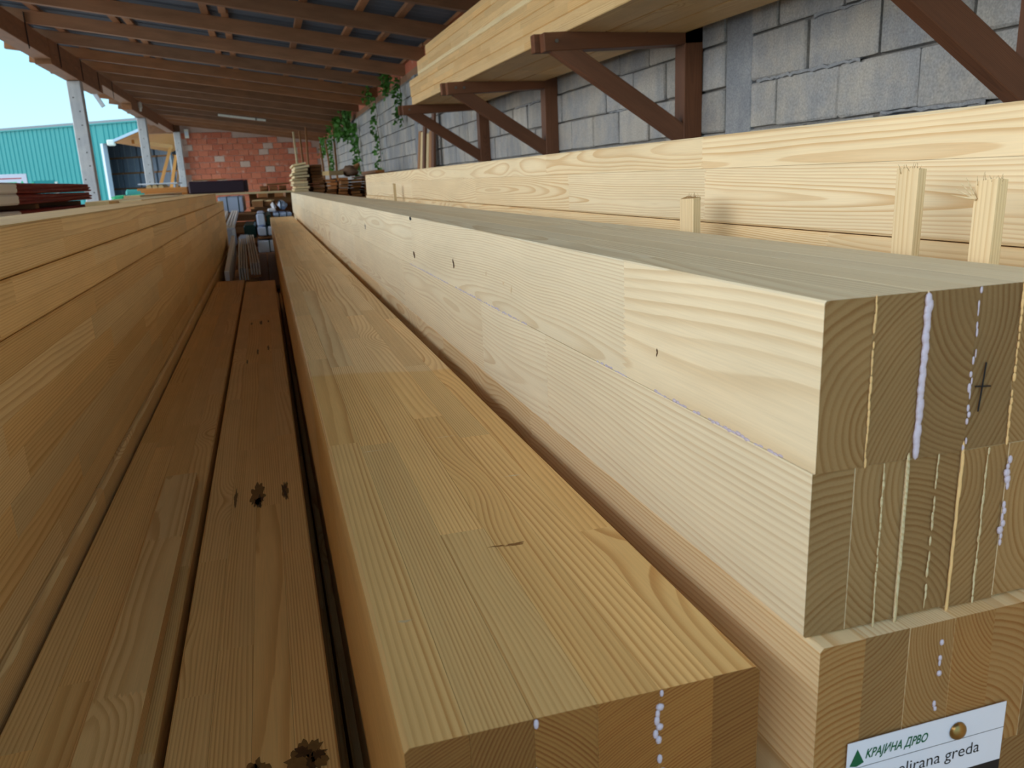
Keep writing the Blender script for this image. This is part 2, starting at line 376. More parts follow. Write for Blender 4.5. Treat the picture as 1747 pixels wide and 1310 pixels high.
# ================================================================== block wall on the right
WX = 2.15
wr = thing('wall_right', None, None, (WX, 0, GZ), kind='structure')
box('mortar_core', (WX + 0.012, WX + 0.2, -3.0, 31.2, GZ, 1.39), 'mortar', wr)
RH, BW = 0.198, 0.405
var = []
for k in range(6):
    V, F = bev_box((-0.014, 0.03, -0.196, 0.196, -0.0935, 0.0935), 0.006)
    V = [(v[0] + random.uniform(-.003, .003), v[1] + random.uniform(-.004, .004), v[2] + random.uniform(-.004, .004)) for v in V]
    me = bpy.data.meshes.new('concrete_block'); me.from_pydata(V, [], F); me.update(); setattrs(me); me.materials.append(M['block']); var.append(me)
tie = [(3.34, 3.55), (11.5, 11.72), (19.6, 19.82)]
cells = []
row = 0
z = 0.1625 - RH * 8
while z < 1.38:
    y = -2.9 + (0.0 if (row % 2 == 0) else 0.2)
    y = 2.34 - BW * 14 + (0 if row % 2 == 0 else -0.205)
    while y < 31:
        cy = y + BW / 2
        if y > -3:
            lo, hi = y, y + BW; segs = [(lo, hi)]
            for a, b in tie:
                segs = [q for p in segs for q in ((p[0], min(p[1], a)), (max(p[0], b), p[1])) if q[1] - q[0] > 0.07] if any(p[0] < b and p[1] > a for p in segs) else segs
            for p in segs: cells.append(((p[0] + p[1]) / 2, z + RH / 2, (p[1] - p[0]) / BW))
        y += BW
    z += RH; row += 1
vis = sorted([c for c in cells if c[1] > -0.05 and c[0] > 1.7], key=lambda c: c[0])
near = set(vis[:290]); st = Multi()
for c in cells:
    h = min(1.0, (1.39 - (c[1] - RH / 2)) / RH)
    if h < 0.2: continue
    jx = random.uniform(-0.004, 0.004)
    me = random.choice(var)
    if c in near:
        o = bpy.data.objects.new('concrete_block', me); C.objects.link(o); o.parent = wr
        o.location = (jx, c[0], c[1] - GZ - (1 - h) * RH / 2); o.scale = (1, c[2] * random.uniform(0.985, 1.005), h)
        if random.random() < 0.5: o.rotation_euler = (math.pi, 0, 0)
    else:
        st.add([(v.co.x + WX + jx, v.co.y * c[2] + c[0], v.co.z * h + c[1] - (1 - h) * RH / 2) for v in me.vertices], [list(p.vertices) for p in me.polygons])
tag(st.build('concrete_blocks_beyond', 'block', wr), kind='stuff')
for a, b in tie: bbox_obj('tie_column', (WX - 0.012, WX + 0.03, a, b, GZ, 1.39), 0.004, 'tie', wr)
# mortar squeezed proud of a few joints
for (y0, y1, zz) in ((2.62, 3.05, 0.36), (3.02, 3.28, 0.36), (2.05, 2.5, 0.162), (2.4, 2.9, 0.556), (4.4, 4.9, 0.36), (6.1, 6.9, .556)):
    V = []; n = 14
    for i in range(n + 1):
        t = i / n; r = random.uniform(0.004, 0.012); yy = y0 + (y1 - y0) * t; zc = zz + random.uniform(-.005, .005)
        V += [(WX + 0.012, yy, zc - r), (WX - 0.018 - r * .5, yy, zc - r * 0.6), (WX - 0.018 - r * .5, yy, zc + r * .6), (WX + 0.012, yy, zc + r)]
    F = [[4 * i + j, 4 * i + (j + 1), 4 * i + 5 + j, 4 * i + 4 + j] for i in range(n) for j in range(3)]
    mesh_obj('mortar_smear', V, F, 'tie', wr)

random.seed(104)
# ================================================================== brick end wall
FY = 31.0
wb = thing('wall_back', None, None, (0, FY, GZ), kind='structure')
def roofz(x): return 1.5 + 0.14 * (WX - x)
tv = [(-2.5, FY + .012, GZ), (WX, FY + .012, GZ), (WX, FY + .25, GZ), (-2.5, FY + .25, GZ), (-2.5, FY + .012, roofz(-2.5) + .2), (WX, FY + .012, roofz(WX) + .2), (WX, FY + .25, roofz(WX) + .2), (-2.5, FY + .25, roofz(-2.5) + .2)]
mesh_obj('mortar_core', tv, BF, 'brick_mortar', wb)
bar_gap = mesh_obj('eave_infill', boxv(-3.6, -2.5, FY + .05, FY + .2, 1.9, 2.42), BF, 'rafter', wb)
bw, bh = 0.335, 0.2; st = Multi(); bmv = []
for k in range(4):
    V, F = bev_box((-bw / 2 + .008, bw / 2 - .008, -0.012, 0.03, -bh / 2 + .008, bh / 2 - .008), 0.006)
    V = [(v[0] + random.uniform(-.006, .006), v[1] + random.uniform(-.008, .002), v[2] + random.uniform(-.006, .006)) for v in V]
    me = bpy.data.meshes.new('brick'); me.from_pydata(V, [], F); me.update(); setattrs(me); me.materials.append(M['brick']); bmv.append(me)
r = 0; z = GZ + 0.1
while z < 2.2:
    x = -2.5 + bw / 2 + (bw / 2 if r % 2 else 0)
    while x < WX - 0.05:
        if z + bh / 2 < roofz(x) - 0.02:
            me = random.choice(bmv)
            if z > -0.25:
                o = bpy.data.objects.new('brick', me); C.objects.link(o); o.parent = wb; o.location = (x, random.uniform(-.006, .006), z - GZ)
            else: st.add([(v.co.x + x, v.co.y + FY, v.co.z + z) for v in me.vertices], [list(p.vertices) for p in me.polygons])
        x += bw
    z += bh; r += 1
tag(st.build('bricks_low', 'brick', wb), kind='stuff')

random.seed(105)
# ================================================================== roof
ce = thing('ceiling', None, None, (0, 0, 0), kind='structure')
rys = [11.05 + 1.535 * k for k in range(-8, 14)]
for i, ry in enumerate(rys):
    xl, xr = -3.69 + random.uniform(-.05, .05), 2.32
    zl, zr = roofz(xl) + .08, roofz(xr) + .08
    bar('rafter', (xl, ry, zl), (xr, ry, zr), 0.09, 0.16, 'rafter', ce, val=random.uniform(.62, 1.12), warm=random.uniform(-.2, .9), chamfer=.004)
for bx in (-3.55, -3.05, -2.56, -1.61, -1.44, -0.42, -0.21, 0.62, 1.21, 1.64, 2.2):
    y = -1.2
    while y < 31:
        L = random.uniform(3.8, 4.4); y2 = min(y + L, 31.2)
        bar('batten', (bx + random.uniform(-.015, .015), y, roofz(bx) + .181), (bx + random.uniform(-.015, .015), y2, roofz(bx) + .181), 0.085, 0.042, 'rafter', ce, val=random.uniform(.95, 1.5), warm=random.uniform(0, .7))
        y = y2 + .01
V = []; F = []; ny_ = int((31.4 + 1.25) / 0.03)
for i in range(ny_ + 1):
    y = -1.25 + i * 0.03; a = 0.022 * math.cos(2 * math.pi * y / 0.177)
    for xx in (-3.82, 2.42): V += [(xx, y, roofz(xx) + .225 + a), (xx, y, roofz(xx) + .232 + a)]
for i in range(ny_):
    k = 4 * i; F += [(k, k + 4, k + 6, k + 2), (k + 1, k + 3, k + 7, k + 5), (k, k + 1, k + 5, k + 4), (k + 2, k + 6, k + 7, k + 3)]
mesh_obj('roofing_sheet', V, F, 'roofing', ce, smooth=False)
# eave beam over the posts, in lengths of different depth
for (a, b, zb, zt) in ((-1.8, 4.0, 1.9, 2.17), (4.0, 9.0, 1.9, 2.17), (9.0, 13.7, 1.9, 2.17), (13.72, 17.75, 1.83, 2.19), (17.77, 21.4, 2.0, 2.19), (21.42, 26.5, 1.86, 2.19), (26.52, 31.3, 1.93, 2.19)):
    bar('eave_beam', (-2.81, a, (zb + zt) / 2), (-2.81, b, (zb + zt) / 2), 0.22, zt - zb, 'rafter', ce, val=random.uniform(.8, .95), warm=.5, flat=False)
for yy in (12.5, 14.3, 15.9, 17.4, 18.9): box('iron_strap', (-2.698, -2.692, yy, yy + .04, 1.86, 2.3), 'ink', ce)
# wall plate and brick infill between the rafter ends
for k in range(7): bar('wall_plate', (2.26, -1.8 + 4.73 * k, 1.445), (2.26, -1.8 + 4.73 * (k + 1) - .02, 1.445), 0.16, 0.11, 'rafter', ce)
for a, b in zip(rys[:-1], rys[1:]): bbox_obj('infill_brick', (2.2, 2.3, a + .05, b - .05, 1.5, 1.70), .01, 'brick', ce)

random.seed(106)
# ================================================================== concrete posts
for (x, y, zt, lab) in ((-2.91, 15.6, 1.825, 'grey concrete post between the maroon sheet packs and the teal hall'), (-2.92, 23.7, 1.855, 'grey concrete post standing before the orange timber canopy'), (-2.7, 30.75, 1.925, 'grey concrete post at the end of the red brick wall')):
    t = thing('concrete_post', lab, 'post', (x + .1, y + .1, GZ))
    bbox_obj('shaft', (x, x + .21, y, y + .21, GZ, zt), .012, 'column', t)
    m = Multi()
    for k in range(9): zz = -0.2 + k * .22; xx = x + random.uniform(.05, .16); V, F = cyl((xx, y - .001, zz), (xx, y + .004, zz), .012, n=8); m.add(V, F)
    tag(m.build('cast_hole', 'ink', t), kind='stuff')

random.seed(107)
# ================================================================== shelf brackets
def bracket(y, dz, lab, bolts=1):
    t = thing('shelf_bracket', lab, 'bracket', (WX, y, .1 + dz))
    bar('stud', (2.085, y + .05, .06 + dz), (2.085, y + .05, .66 + dz), .10, .10, 'stained', t, up=(0, 1, 0))
    arm = bar('arm', (1.315, y + .0325, .592 + dz), (2.135, y + .0325, .632 + dz), .065, .082, 'stained', t)
    bar('arm', (1.29, y + .1, .596 + dz), (2.135, y + .1, .632 + dz), .05, .082, 'stained', t)
    bar('brace', (1.375, y + .0325, .588 + dz), (2.12, y + .0325, .115 + dz), .055, .088, 'stained', t)
    for k in range(bolts):
        V, F = cyl((1.375 + .06 * k, y - .006, .597 + dz), (1.375 + .06 * k, y + .002, .597 + dz), .009, n=8); sub(mesh_obj('bolt', V, F, 'bolt', t), arm)
bracket(1.78, -.02, 'brown timber bracket with its stud rising out of the picture above the pale stack', 1)
bracket(3.76, 0.0, 'brown timber bracket next to the smooth concrete tie column', 1)
bracket(5.84, .02, 'brown timber bracket with a round knot hole in its brace', 2)
bracket(7.75, .036, 'brown timber bracket nearest the leaning planks', 1)

random.seed(108)
# ================================================================== beams on the shelf
sl = math.atan(0.0096)
def shelf_beam(label, x0, x1, y1, z0, z1, zs, **kw):
    loc = (x0, 3.65, z0)
    t = glulam(label, x0, x1, -0.6, y1, z0, z1, lin(x0, x1, 1), zs, 'spruce_warm', 'z', group='beams stored on the wall shelf', loc=loc, chamfer=.004, amp=0, mean_len=0.6, warms=(.1, .6), vals=(.92, 1.08), **kw)
    # slight rise of the whole shelf towards the far end, about a point on the first bracket
    zp = .636 ; t.rotation_euler = (sl, 0, 0)
    t.location = Vector((x0, 3.65, z0))
    return t
shelf_beam('lowest front beam of the wall shelf stack, lying on the brackets', 1.42, 1.62, 7.84, .636, .71, [.636, .673, .71])
shelf_beam('lowest middle beam of the wall shelf, seen from below', 1.625, 1.83, 7.75, .636, .71, [.636, .673, .71])
shelf_beam('lowest beam of the wall shelf closest to the block wall', 1.835, 2.04, 7.8, .636, .71, [.636, .673, .71])
shelf_beam('second beam from below in the wall shelf stack, with dark marks', 1.42, 1.62, 7.88, .7105, .797, [.7105, .754, .797])
shelf_beam('third beam from below in the wall shelf stack', 1.42, 1.62, 7.9, .7975, .858, [.7975, .828, .858])
sb = shelf_beam('fourth beam of the wall shelf stack with a pale grey stripe', 1.42, 1.62, 7.46, .8585, .975, [.8585, .887, .931, .975])
for o in sb.children:
    if min(v.co.z for v in o.data.vertices) < .005:
        o.data.attributes['tone'].data.foreach_set('vector', [c for v in o.data.vertices for c in (1.15, -0.9, 3.0)])
shelf_beam('topmost and shortest beam of the wall shelf stack', 1.42, 1.62, 7.06, .9755, 1.05, [.9755, 1.013, 1.05])

random.seed(109)
# ================================================================== left pile
g = 'beams of the pile facing the narrow aisle'
glulam('top beam of the aisle-side pile with a pale top', -.60, -.41, -.3, 7.9, -.126, -.0436, [-.60, -.41], [-.126, -.085, -.0436], 'spruce_pile', 'z', group=g, amp=0, mean_len=1.1, warms=(0, .5))
glulam('second beam of the aisle-side pile, just under the shorter top one', -.62, -.41, -.3, 9.15, -.215, -.128, [-.62, -.41], [-.215, -.17, -.128], 'spruce_pile', 'z', group=g, amp=0, mean_len=1.0, warms=(0, .6), vals=(.85, 1.05))
glulam('tall many-layered beam of the aisle-side pile', -.62, -.411, -.3, 9.2, -.612, -.217, [-.62, -.411], lin(-.612, -.217, 7), 'spruce_warm', 'z', group=g, amp=0, mean_len=1.1, warms=(0, .7), vals=(.84, 1.05))
glulam('bottom beam of the aisle-side pile, sticking out like a ledge', -.62, -.401, -.3, 9.3, -.852, -.615, [-.62, -.401], lin(-.852, -.615, 4), 'spruce_warm', 'z', group=g, amp=0, chamfer=.006)
glulam('beam lying behind the top beam of the aisle-side pile', -.86, -.64, -.3, 7.2, -.25, -.062, [-.86, -.64], [-.25, -.155, -.062], 'spruce_pile', 'z', group=g, amp=0)
glulam('lower beam hidden behind the aisle-side pile', -.86, -.64, -.3, 7.2, -.852, -.252, [-.86, -.64], lin(-.852, -.252, 5), 'spruce_pile', 'z', group=g, amp=0)

random.seed(110)
# ================================================================== two low beams in the aisle
l1 = glulam('low aisle beam carrying the loose lath', -.392, -.198, -.3, 6.2, -.852, -.652, lin(-.392, -.198, 4), [-.852, -.652], 'spruce_warm', 'x', group='two low beams in the aisle', chamfer=.003, warms=(.6, 1.0), vals=(1.02, 1.1))
l2 = glulam('low aisle beam with dark resin stains', -.186, .013, -.3, 6.05, -.852, -.652, lin(-.186, .013, 4), [-.852, -.652], 'spruce_warm', 'x', group='two low beams in the aisle', chamfer=.003, warms=(.6, 1.0), vals=(1.02, 1.1))
def blob(name, cx, cy, z, rx, ry, mat, parent, n=40, wob=.5, seed=0):
    rnd = random.Random(seed); ph = [rnd.uniform(0, 6.28) for _ in range(6)]
    V = [(cx, cy, z)]
    for i in range(n):
        t = 2 * math.pi * i / n; q = 1 + wob * sum(math.sin((k + 2) * t + ph[k]) / (k + 2) for k in range(6)) + rnd.uniform(-.28, .28)
        V.append((cx + rx * q * math.cos(t), cy + ry * q * math.sin(t), z))
    return mesh_obj(name, V, [(0, i + 1, (i + 1) % n + 1) for i in range(n)], mat, parent)
for i, (sx, sy, rx, ry, kn) in enumerate(((-.0835, 1.7385, .015, .062, .5), (-.026, 1.745, .007, .055, .5), (-.1298, 1.74, .0035, .045, .4), (-.0227, .85, .020, .030, .6), (-.079, .845, .010, .022, .6), (-.092, 3.39, .004, .05, .5), (-.081, 4.14, .007, .05, .5), (-.045, 4.16, .004, .04, .5), (-.125, 4.13, .004, .04, .5), (-.13, 3.2, .003, .04, .4), (-.05, 3.45, .004, .05, .5))):
    so = blob('resin_stain', sx, sy, -.6515 + .0002, rx, ry, 'stain_rim', l2, wob=kn * .45, seed=i)
    if rx > .006:
        for q in range(3): sub(blob('dark_spot', sx + random.uniform(-.6, .6) * rx, sy + random.uniform(-.6, .6) * ry, -.6515 + .0005, rx * random.uniform(.25, .5), ry * random.uniform(.2, .45), 'stain', l2, wob=.35, seed=i * 9 + q), so)
lath = thing('loose_lath', 'loose finger-jointed lath lying on a low aisle beam', 'lath', (-.25, .8, -.652))
lamella(lath, -.281, -.216, -.2, 1.88, -.6515, -.628, 'spruce_warm', 'z', joints=[1.02, 1.52], vals=(.98, 1.08), warms=(.3, .6), name='strip')

random.seed(111)
# ================================================================== bright square beam in the middle
mx = [.0448, .0862, .1288, .1728, .2172, .2581, .295]
mid = glulam('wide bright beam lying lowest in front of the double-course beam', .0448, .295, .4257, 9.61, -.637, -.3367, mx, [-.637, -.3367], 'spruce_aged', 'x', chamfer=.0035, mean_len=.9, vals=(.90, 1.07), warms=(0, .5), facej=.0001, spacing=(.0022, .0034), endj=.001)
glulam('beam under the wide bright beam, in the dark gap', .05, .29, .5, 9.5, -.852, -.64, lin(.05, .29, 5), [-.852, -.64], 'spruce_warm', 'x')
def beads(parent, x, y, z0, z1, r, mat='glue', n=16, cont=0.5, wav=.0015, axis='z', seed=1, name='glue_bead'):
    """line of dried glue squeezed from a joint; axis z: on an end face, axis y: on a side face (x is the face)"""
    rnd = random.Random(seed); m = Multi()
    for i in range(n):
        t = (i + .5) / n; L = (z1 - z0) / n
        if rnd.random() > cont: continue
        rr = r * (rnd.uniform(.45, 1.25) if cont < 1 else rnd.uniform(.75, 1.1)); hl = L * (rnd.uniform(.45, .75) if cont < 1 else rnd.uniform(1.2, 1.8)); c = z0 + (z1 - z0) * t; o = rnd.uniform(-wav, wav)
        V = []; F = []; k = 8
        for (s, q) in ((-1, 0.05), (-.7, .75), (0, 1.0), (.7, .8), (1, .05)):
            for j in range(k):
                a = math.pi * 2 * j / k
                if axis == 'z': V.append((x + o + rr * q * math.cos(a), y + rr * .55 * q * math.sin(a), c + s * hl))
                else: V.append((x + rr * .55 * q * math.sin(a), c + s * hl, y + o + rr * q * math.cos(a)))
        for s in range(4):
            for j in range(k): F.append([s * k + j, s * k + (j + 1) % k, (s + 1) * k + (j + 1) % k, (s + 1) * k + j])
        m.add(V, F)
    return tag(m.build(name, mat, parent, smooth=True), kind='stuff')
beads(mid, .1288, .4255, -.47, -.338, .0016, n=26, cont=.55, seed=3)
beads(mid, .2172, .4255, -.46, -.337, .0030, n=24, cont=.6, wav=.003, seed=4)
for (a, b, cx, cy, rx, ry) in ((0, 0, .1914, .672, .010, .0022), (0, 0, .175, .674, .006, .0015), (0, 0, .0696, .5728, .006, .0015), (0, 0, .2412, .845, .012, .0010), (0, 0, .2, 1.02, .012, .0008), (0, 0, .1, 1.0, .010, .0010), (0, 0, .11, 1.9, .010, .0012)):
    blob('torn_fibre', cx, cy, -.3367 + .0002, rx, ry, 'torn' if cx in (.1914, .175) else 'batten', mid, wob=.6, seed=int(cx * 1000))

random.seed(112)
# ================================================================== double-course beam on the right, and what lies under it
ub = thing('glulam_beam', 'pale beam glued from two courses, topmost in front of the stakes', 'timber beam', (.33, .4244, -.324))
UT, UM, UB = -.0839, -.2000, -.3239
ux1 = [.33, .3682, .4095, .4514, .489, .524, .555]; ux2 = [.329, .3627, .4044, .4507, .4939, .527, .556]
def course(xs, z0, z1, top, mats='spruce_pale', first=None):
    for b in range(len(xs) - 1):
        L, R = b == 0, b == len(xs) - 2; c = .0015
        ch = (c if L and not top else 0, c if R and not top else 0, c if R and top else 0, c if L and top else 0)
        kw = first if (b == 0 and first) else {}
        lamella(ub, xs[b] + (0 if L else .0002), xs[b + 1] - (0 if R else .0002), .4244 + random.uniform(-.0005, .0015) + (0 if top else .0005), 10.55, z0 + (random.uniform(0, .0025) if not top else .0002), z1 - (random.uniform(0, .00008) if top else .0003), mats, 'x', ch, vals=(.95, 1.04), warms=(0, .3), **kw)
course(ux1, UM, UT, True, first=dict(joints=[.727, 1.95, 3.1, 4.3, 5.8, 7.4, 9.0], piths=[(.33 + .05, -.175, .0062), (.33 + .045, -.21, .0038), (.33 + .03, -.12, .0045)], amp=.007, tooth=.0058))
course(ux2, UB, UM, False, first=dict(joints=[.967, 1.30, 2.11, 3.3, 4.6, 6.2, 8.0], piths=[(.33 + .05, -.36, .0052), (.33 + .04, -.28, .0040), (.33 + .03, -.24, .0036), (.33 + .03, -.3, .0036)], amp=.007, tooth=.0058))
ye = .4240
beads(ub, .4100, ye, UM + .004, UT - .004, .0028, n=30, cont=1.0, wav=.0007, seed=11)
beads(ub, .4518, ye, UM, UT, .0012, n=24, cont=.6, seed=12)
beads(ub, .3684, ye, UM, UT, .0010, 'glue_amber', n=20, cont=.95, wav=.0004, seed=13, name='glue_line')
beads(ub, .4894, ye, UM, UT, .0012, 'glue_amber', n=20, cont=.95, wav=.0004, seed=14, name='glue_line')
for i, (xx, rr, mt, cn) in enumerate(((.3850, .0009, 'cream', .95), (.4046, .0014, 'cream', 1.0), (.4300, .0009, 'cream', .9), (.4510, .0014, 'glue_amber', 1.0), (.4740, .0009, 'cream', .95))):
    beads(ub, xx, ye, UB, UM, rr, mt, n=20, cont=cn, wav=.0004, seed=20 + i, name='glue_line')
beads(ub, .4939, ye, -.28, UM, .0026, n=16, cont=.75, wav=.0012, seed=31)
for (a, b, s) in ((.46, .66, 1), (.72, .80, 2), (1.05, 1.5, 3), (1.55, 2.0, 4)): beads(ub, .3298, UM, a, b, .0016, n=int((b - a) / .006), cont=.75, axis='y', wav=.001, seed=40 + s, name='glue_squeeze')
m = Multi(); m.add(*cyl((.4600, .4236, -.172), (.4628, .4236, -.137), .0006, n=6)); m.add(*cyl((.4555, .4236, -.1535), (.4685, .4236, -.1545), .0006, n=6)); m.build('pencil_cross', 'ink', ub)
def sblob(name, y, z, ry, rz, mat, parent, seed):
    o = blob(name, y, z, 0, ry, rz, mat, parent, n=16, wob=.5, seed=seed); l = parent.location
    for v in o.data.vertices:
        a, b = v.co.x + l.x, v.co.y + l.y; v.co = (.3297 - l.x, a - l.y, b - l.z)
    o.data.flip_normals(); o.data.update(); return o
for i, (y, z, ry, rz, mt) in enumerate(((.84, -.208, .020, .0016, 'stain'), (1.93, -.172, .010, .009, 'stain'), (1.50, -.155, .006, .008, 'stain'), (1.95, -.088, .012, .005, 'ink'), (1.76, -.282, .008, .003, 'ink'), (.655, -.162, .0015, .003, 'stain'), (2.9, -.15, .012, .008, 'stain'), (1.26, -.15, .003, .004, 'batten'), (1.16, -.155, .003, .004, 'batten'), (1.12, -.16, .003, .005, 'batten'))):
    sblob('pitch_mark', y, z, ry, rz, mt, ub, i)
b2 = glulam('beam with the white card pinned to its end', .333, .56, .4130, 10.4, -.4440, -.3245, [.333, .371, .409, .449, .486, .523, .56], [-.4440, -.3245], 'spruce', 'x', chamfer=.003, endj=.0006, vals=(.92, 1.05))
beads(b2, .4370, .4128, -.40, -.34, .0018, n=14, cont=.5, seed=51)
glulam('beam just under the one with the pinned card', .345, .57, .43, 10.3, -.65, -.4475, lin(.345, .57, 5), [-.65, -.4475], 'spruce', 'x')
glulam('bottom beam of the pile with the pinned card', .335, .56, .43, 10.3, -.852, -.652, lin(.335, .56, 5), [-.852, -.652], 'spruce', 'x')
blob('wood_shaving', .42, .95, UT + .0004, .002, .006, 'cream', ub, seed=3)

# ---- price card
card = thing('price_card', 'white card with green lettering pinned to a beam end', 'card', (.43, .412, -.46))
cy = .4112
bbox_obj('paper', (.3605, .5056, cy, cy + .0006, -.515, -.4072), .0001, 'paper', card)
box('rule_line', (.3605, .5056, cy - .0001, cy, -.4300, -.4296), 'ink', card)
box('black_band', (.374, .5056, cy - .0001, cy, -.475, -.4590), 'ink', card)
tri = [(.3630, -.4270), (.3690, -.4285), (.3755, -.4262), (.3692, -.4135)]
mesh_obj('tree_logo', [(x, cy - .0001, z) for x, z in tri], [(0, 1, 2, 3)], 'green_ink', card)
mesh_obj('tree_logo', [(x, cy - .0002, z) for x, z in ((.3690, -.4285), (.3712, -.4215), (.3734, -.4270))], [(0, 1, 2)], 'green_ink', card)
def text(name, s, x0, x1, zbase, mat, hscale=1.0, shear=0.0, bold=0.0):
    cu = bpy.data.curves.new(name, 'FONT'); cu.body = s; cu.size = 1.0; cu.shear = shear; cu.offset = bold; cu.resolution_u = 4
    o = bpy.data.objects.new(name, cu); C.objects.link(o); bpy.context.view_layer.update()
    dg = bpy.context.evaluated_depsgraph_get(); me = bpy.data.meshes.new_from_object(o.evaluated_get(dg))
    V = [tuple(v.co) for v in me.vertices]; F = [list(p.vertices) for p in me.polygons]
    bpy.data.objects.remove(o); bpy.data.curves.remove(cu); bpy.data.meshes.remove(me)
    a = min(v[0] for v in V); b = max(v[0] for v in V); k = (x1 - x0) / (b - a)
    return mesh_obj(name, [(x0 + (v[0] - a) * k, cy - .00015, zbase + v[1] * k * hscale) for v in V], F, mat, card)
text('logo_lettering', 'KPAJИHA ДPBO', .3765, .4325, -.4232, 'green_ink', 1.4, .3, .022)
text('card_lettering', 'Lamelirana greda', .3830, .4835, -.4462, 'ink', 1.0)
V = []; F = []; n = 16
for i in range(7):
    a = i / 6 * math.pi / 2
    for j in range(n): t = 2 * math.pi * j / n; V.append((.4597 + .0075 * math.cos(a) * math.cos(t), cy - .0005 - .0045 * math.sin(a), -.4212 + .0075 * math.cos(a) * math.sin(t)))
for i in range(6):
    for j in range(n): F.append([i * n + j, i * n + (j + 1) % n, (i + 1) * n + (j + 1) % n, (i + 1) * n + j])
pin = mesh_obj('drawing_pin', V, F, 'brass', None, smooth=True); tag(pin, 'round brass pin head holding the white card', 'pin')

random.seed(113)
# ================================================================== pale pile behind the stakes
g = 'pale beams behind the upright stakes'
r1 = thing('glulam_beam', 'top beam of the pale pile behind the upright stakes, with knot swirls', 'timber beam', (.66, -.2, -.082), g)
lamella(r1, .66, .70, -.2, 5.55, -.001, .047, 'spruce', 'x', (0, 0, 0, .003), joints=[1.16, 1.9, 3.4], piths=[(.69, .01, .0045), (.68, .03, .004), None, None], vals=(.97, 1.05), warms=(0, .3))
lamella(r1, .66, .70, -.2, 5.55, -.082, -.0013, 'spruce', 'x', (.003, 0, 0, 0), joints=[1.15, 1.75, 2.6, 3.8], piths=[(.672, -.04, .0036), (.672, -.05, .0036), (.68, -.04, .004), None], vals=(.97, 1.05), warms=(0, .3))
for k in range(3): lamella(r1, .7003 + .045 * k, .745 + .045 * k, -.2, 5.55, -.082, .047, 'spruce', 'x')
glulam('second beam of the pale pile behind the upright stakes', .66, .835, -.2, 5.6, -.2115, -.0835, lin(.66, .835, 4), [-.2115, -.0835], 'spruce', 'x', group=g)
glulam('tall bottom beam of the pale pile behind the upright stakes', .66, .835, -.2, 5.6, -.852, -.213, lin(.66, .835, 4), lin(-.852, -.213, 3), 'spruce', 'x', group=g)

# ---- upright stakes between the piles
def stake(lab, x, y0, y1, zt, dx, lean, th=.013, seed=0, bark=False):
    t = thing('wooden_stake', lab, 'stake', (x, y0, -.852), 'rough stakes between the piles'); rnd = random.Random(seed)
    n = 7; V = []; F = []; H = zt + .852
    sec = [(0, 0), (th, 0.0015), (th, (y1 - y0)), (0.001, (y1 - y0))]
    for i in range(n):
        zz = -.852 + H * i / (n - 1)
        for (a, b) in sec: V.append((x + a + lean * (i / (n - 1) - 1) + rnd.uniform(-.0006, .0006), y0 + b + rnd.uniform(-.0008, .0008), zz + (rnd.uniform(-.003, .003) if i == n - 1 else 0)))
    for i in range(n - 1):
        for j in range(4): F.append([4 * i + j, 4 * i + (j + 1) % 4, 4 * i + 4 + (j + 1) % 4, 4 * i + 4 + j])
    F += [[3, 2, 1, 0], [4 * n - 4, 4 * n - 3, 4 * n - 2, 4 * n - 1]]
    lx = t.location; me = bpy.data.meshes.new('shaft'); me.from_pydata([(v[0] - lx.x, v[2] - lx.z, -(v[1] - lx.y)) for v in V], [], F); me.update()
    setattrs(me, [(-.03, .01, .0035)] * len(V), [(rnd.uniform(.95, 1.08), .1, seed)] * len(V)); me.materials.append(M['batten'])
    shaft = bpy.data.objects.new('shaft', me); C.objects.link(shaft); shaft.parent = t; shaft.rotation_euler = (math.pi / 2, 0, 0)
    m = Multi()
    for k in range(16):
        a = x + rnd.uniform(0, th); b = y0 + rnd.uniform(0, y1 - y0); d = Vector((rnd.uniform(-1, .6), rnd.uniform(-.8, .8), rnd.uniform(.4, 1.5))).normalized() * rnd.uniform(.003, .010)
        m.add(*cyl((a, b, zt - .003), (a + d.x, b + d.y, zt + d.z), .0005, .0001, 4))
    if bark:
        for k in range(4): m.add(*cyl((x, y1 - .003, zt - .015), (x - .004 - .002 * k, y1 + .006 + .003 * k, zt + .004 - .005 * k), .0012, .0003, 5))
    tag(sub(m.build('frayed_fibre', 'batten', t), shaft), kind='stuff')
stake('short rough stake standing apart, before the knot swirl', .600, 1.076, 1.118, -.041, .0, .001, .0125, 5)
stake('tallest rough stake, with a flat frayed top', .600, .648, .677, -.0105, .0, .003, .0105, 6)
stake('rough stake with splinters peeling off its top', .600, .5577, .5810, -.0215, .0, .003, .0135, 7, True)
stake('thin stake far along the pale pile', .612, 4.04, 4.07, -.013, 0, 0, .012, 8)

# ---- lower layers of the piles, reaching down to the bearers
for (xa, xb, lb) in ((-.86, -.401, 'beam at the foot of the aisle-side pile'), (-.395, .03, 'wide beam below the two low aisle beams'), (.035, .30, 'beam at the foot of the pile with the wide bright beam'), (.305, .575, 'beam at the foot of the pile with the pinned card'), (.655, .84, 'beam at the foot of the pale pile behind the stakes')):
    glulam(lb, xa, xb, -.25, 9.2 if xa < .6 else 5.6, -1.07, -.8535, [xa, xb], [-1.07, -.96, -.8535], 'spruce_warm', 'z', amp=0, group='beams at the foot of the piles')
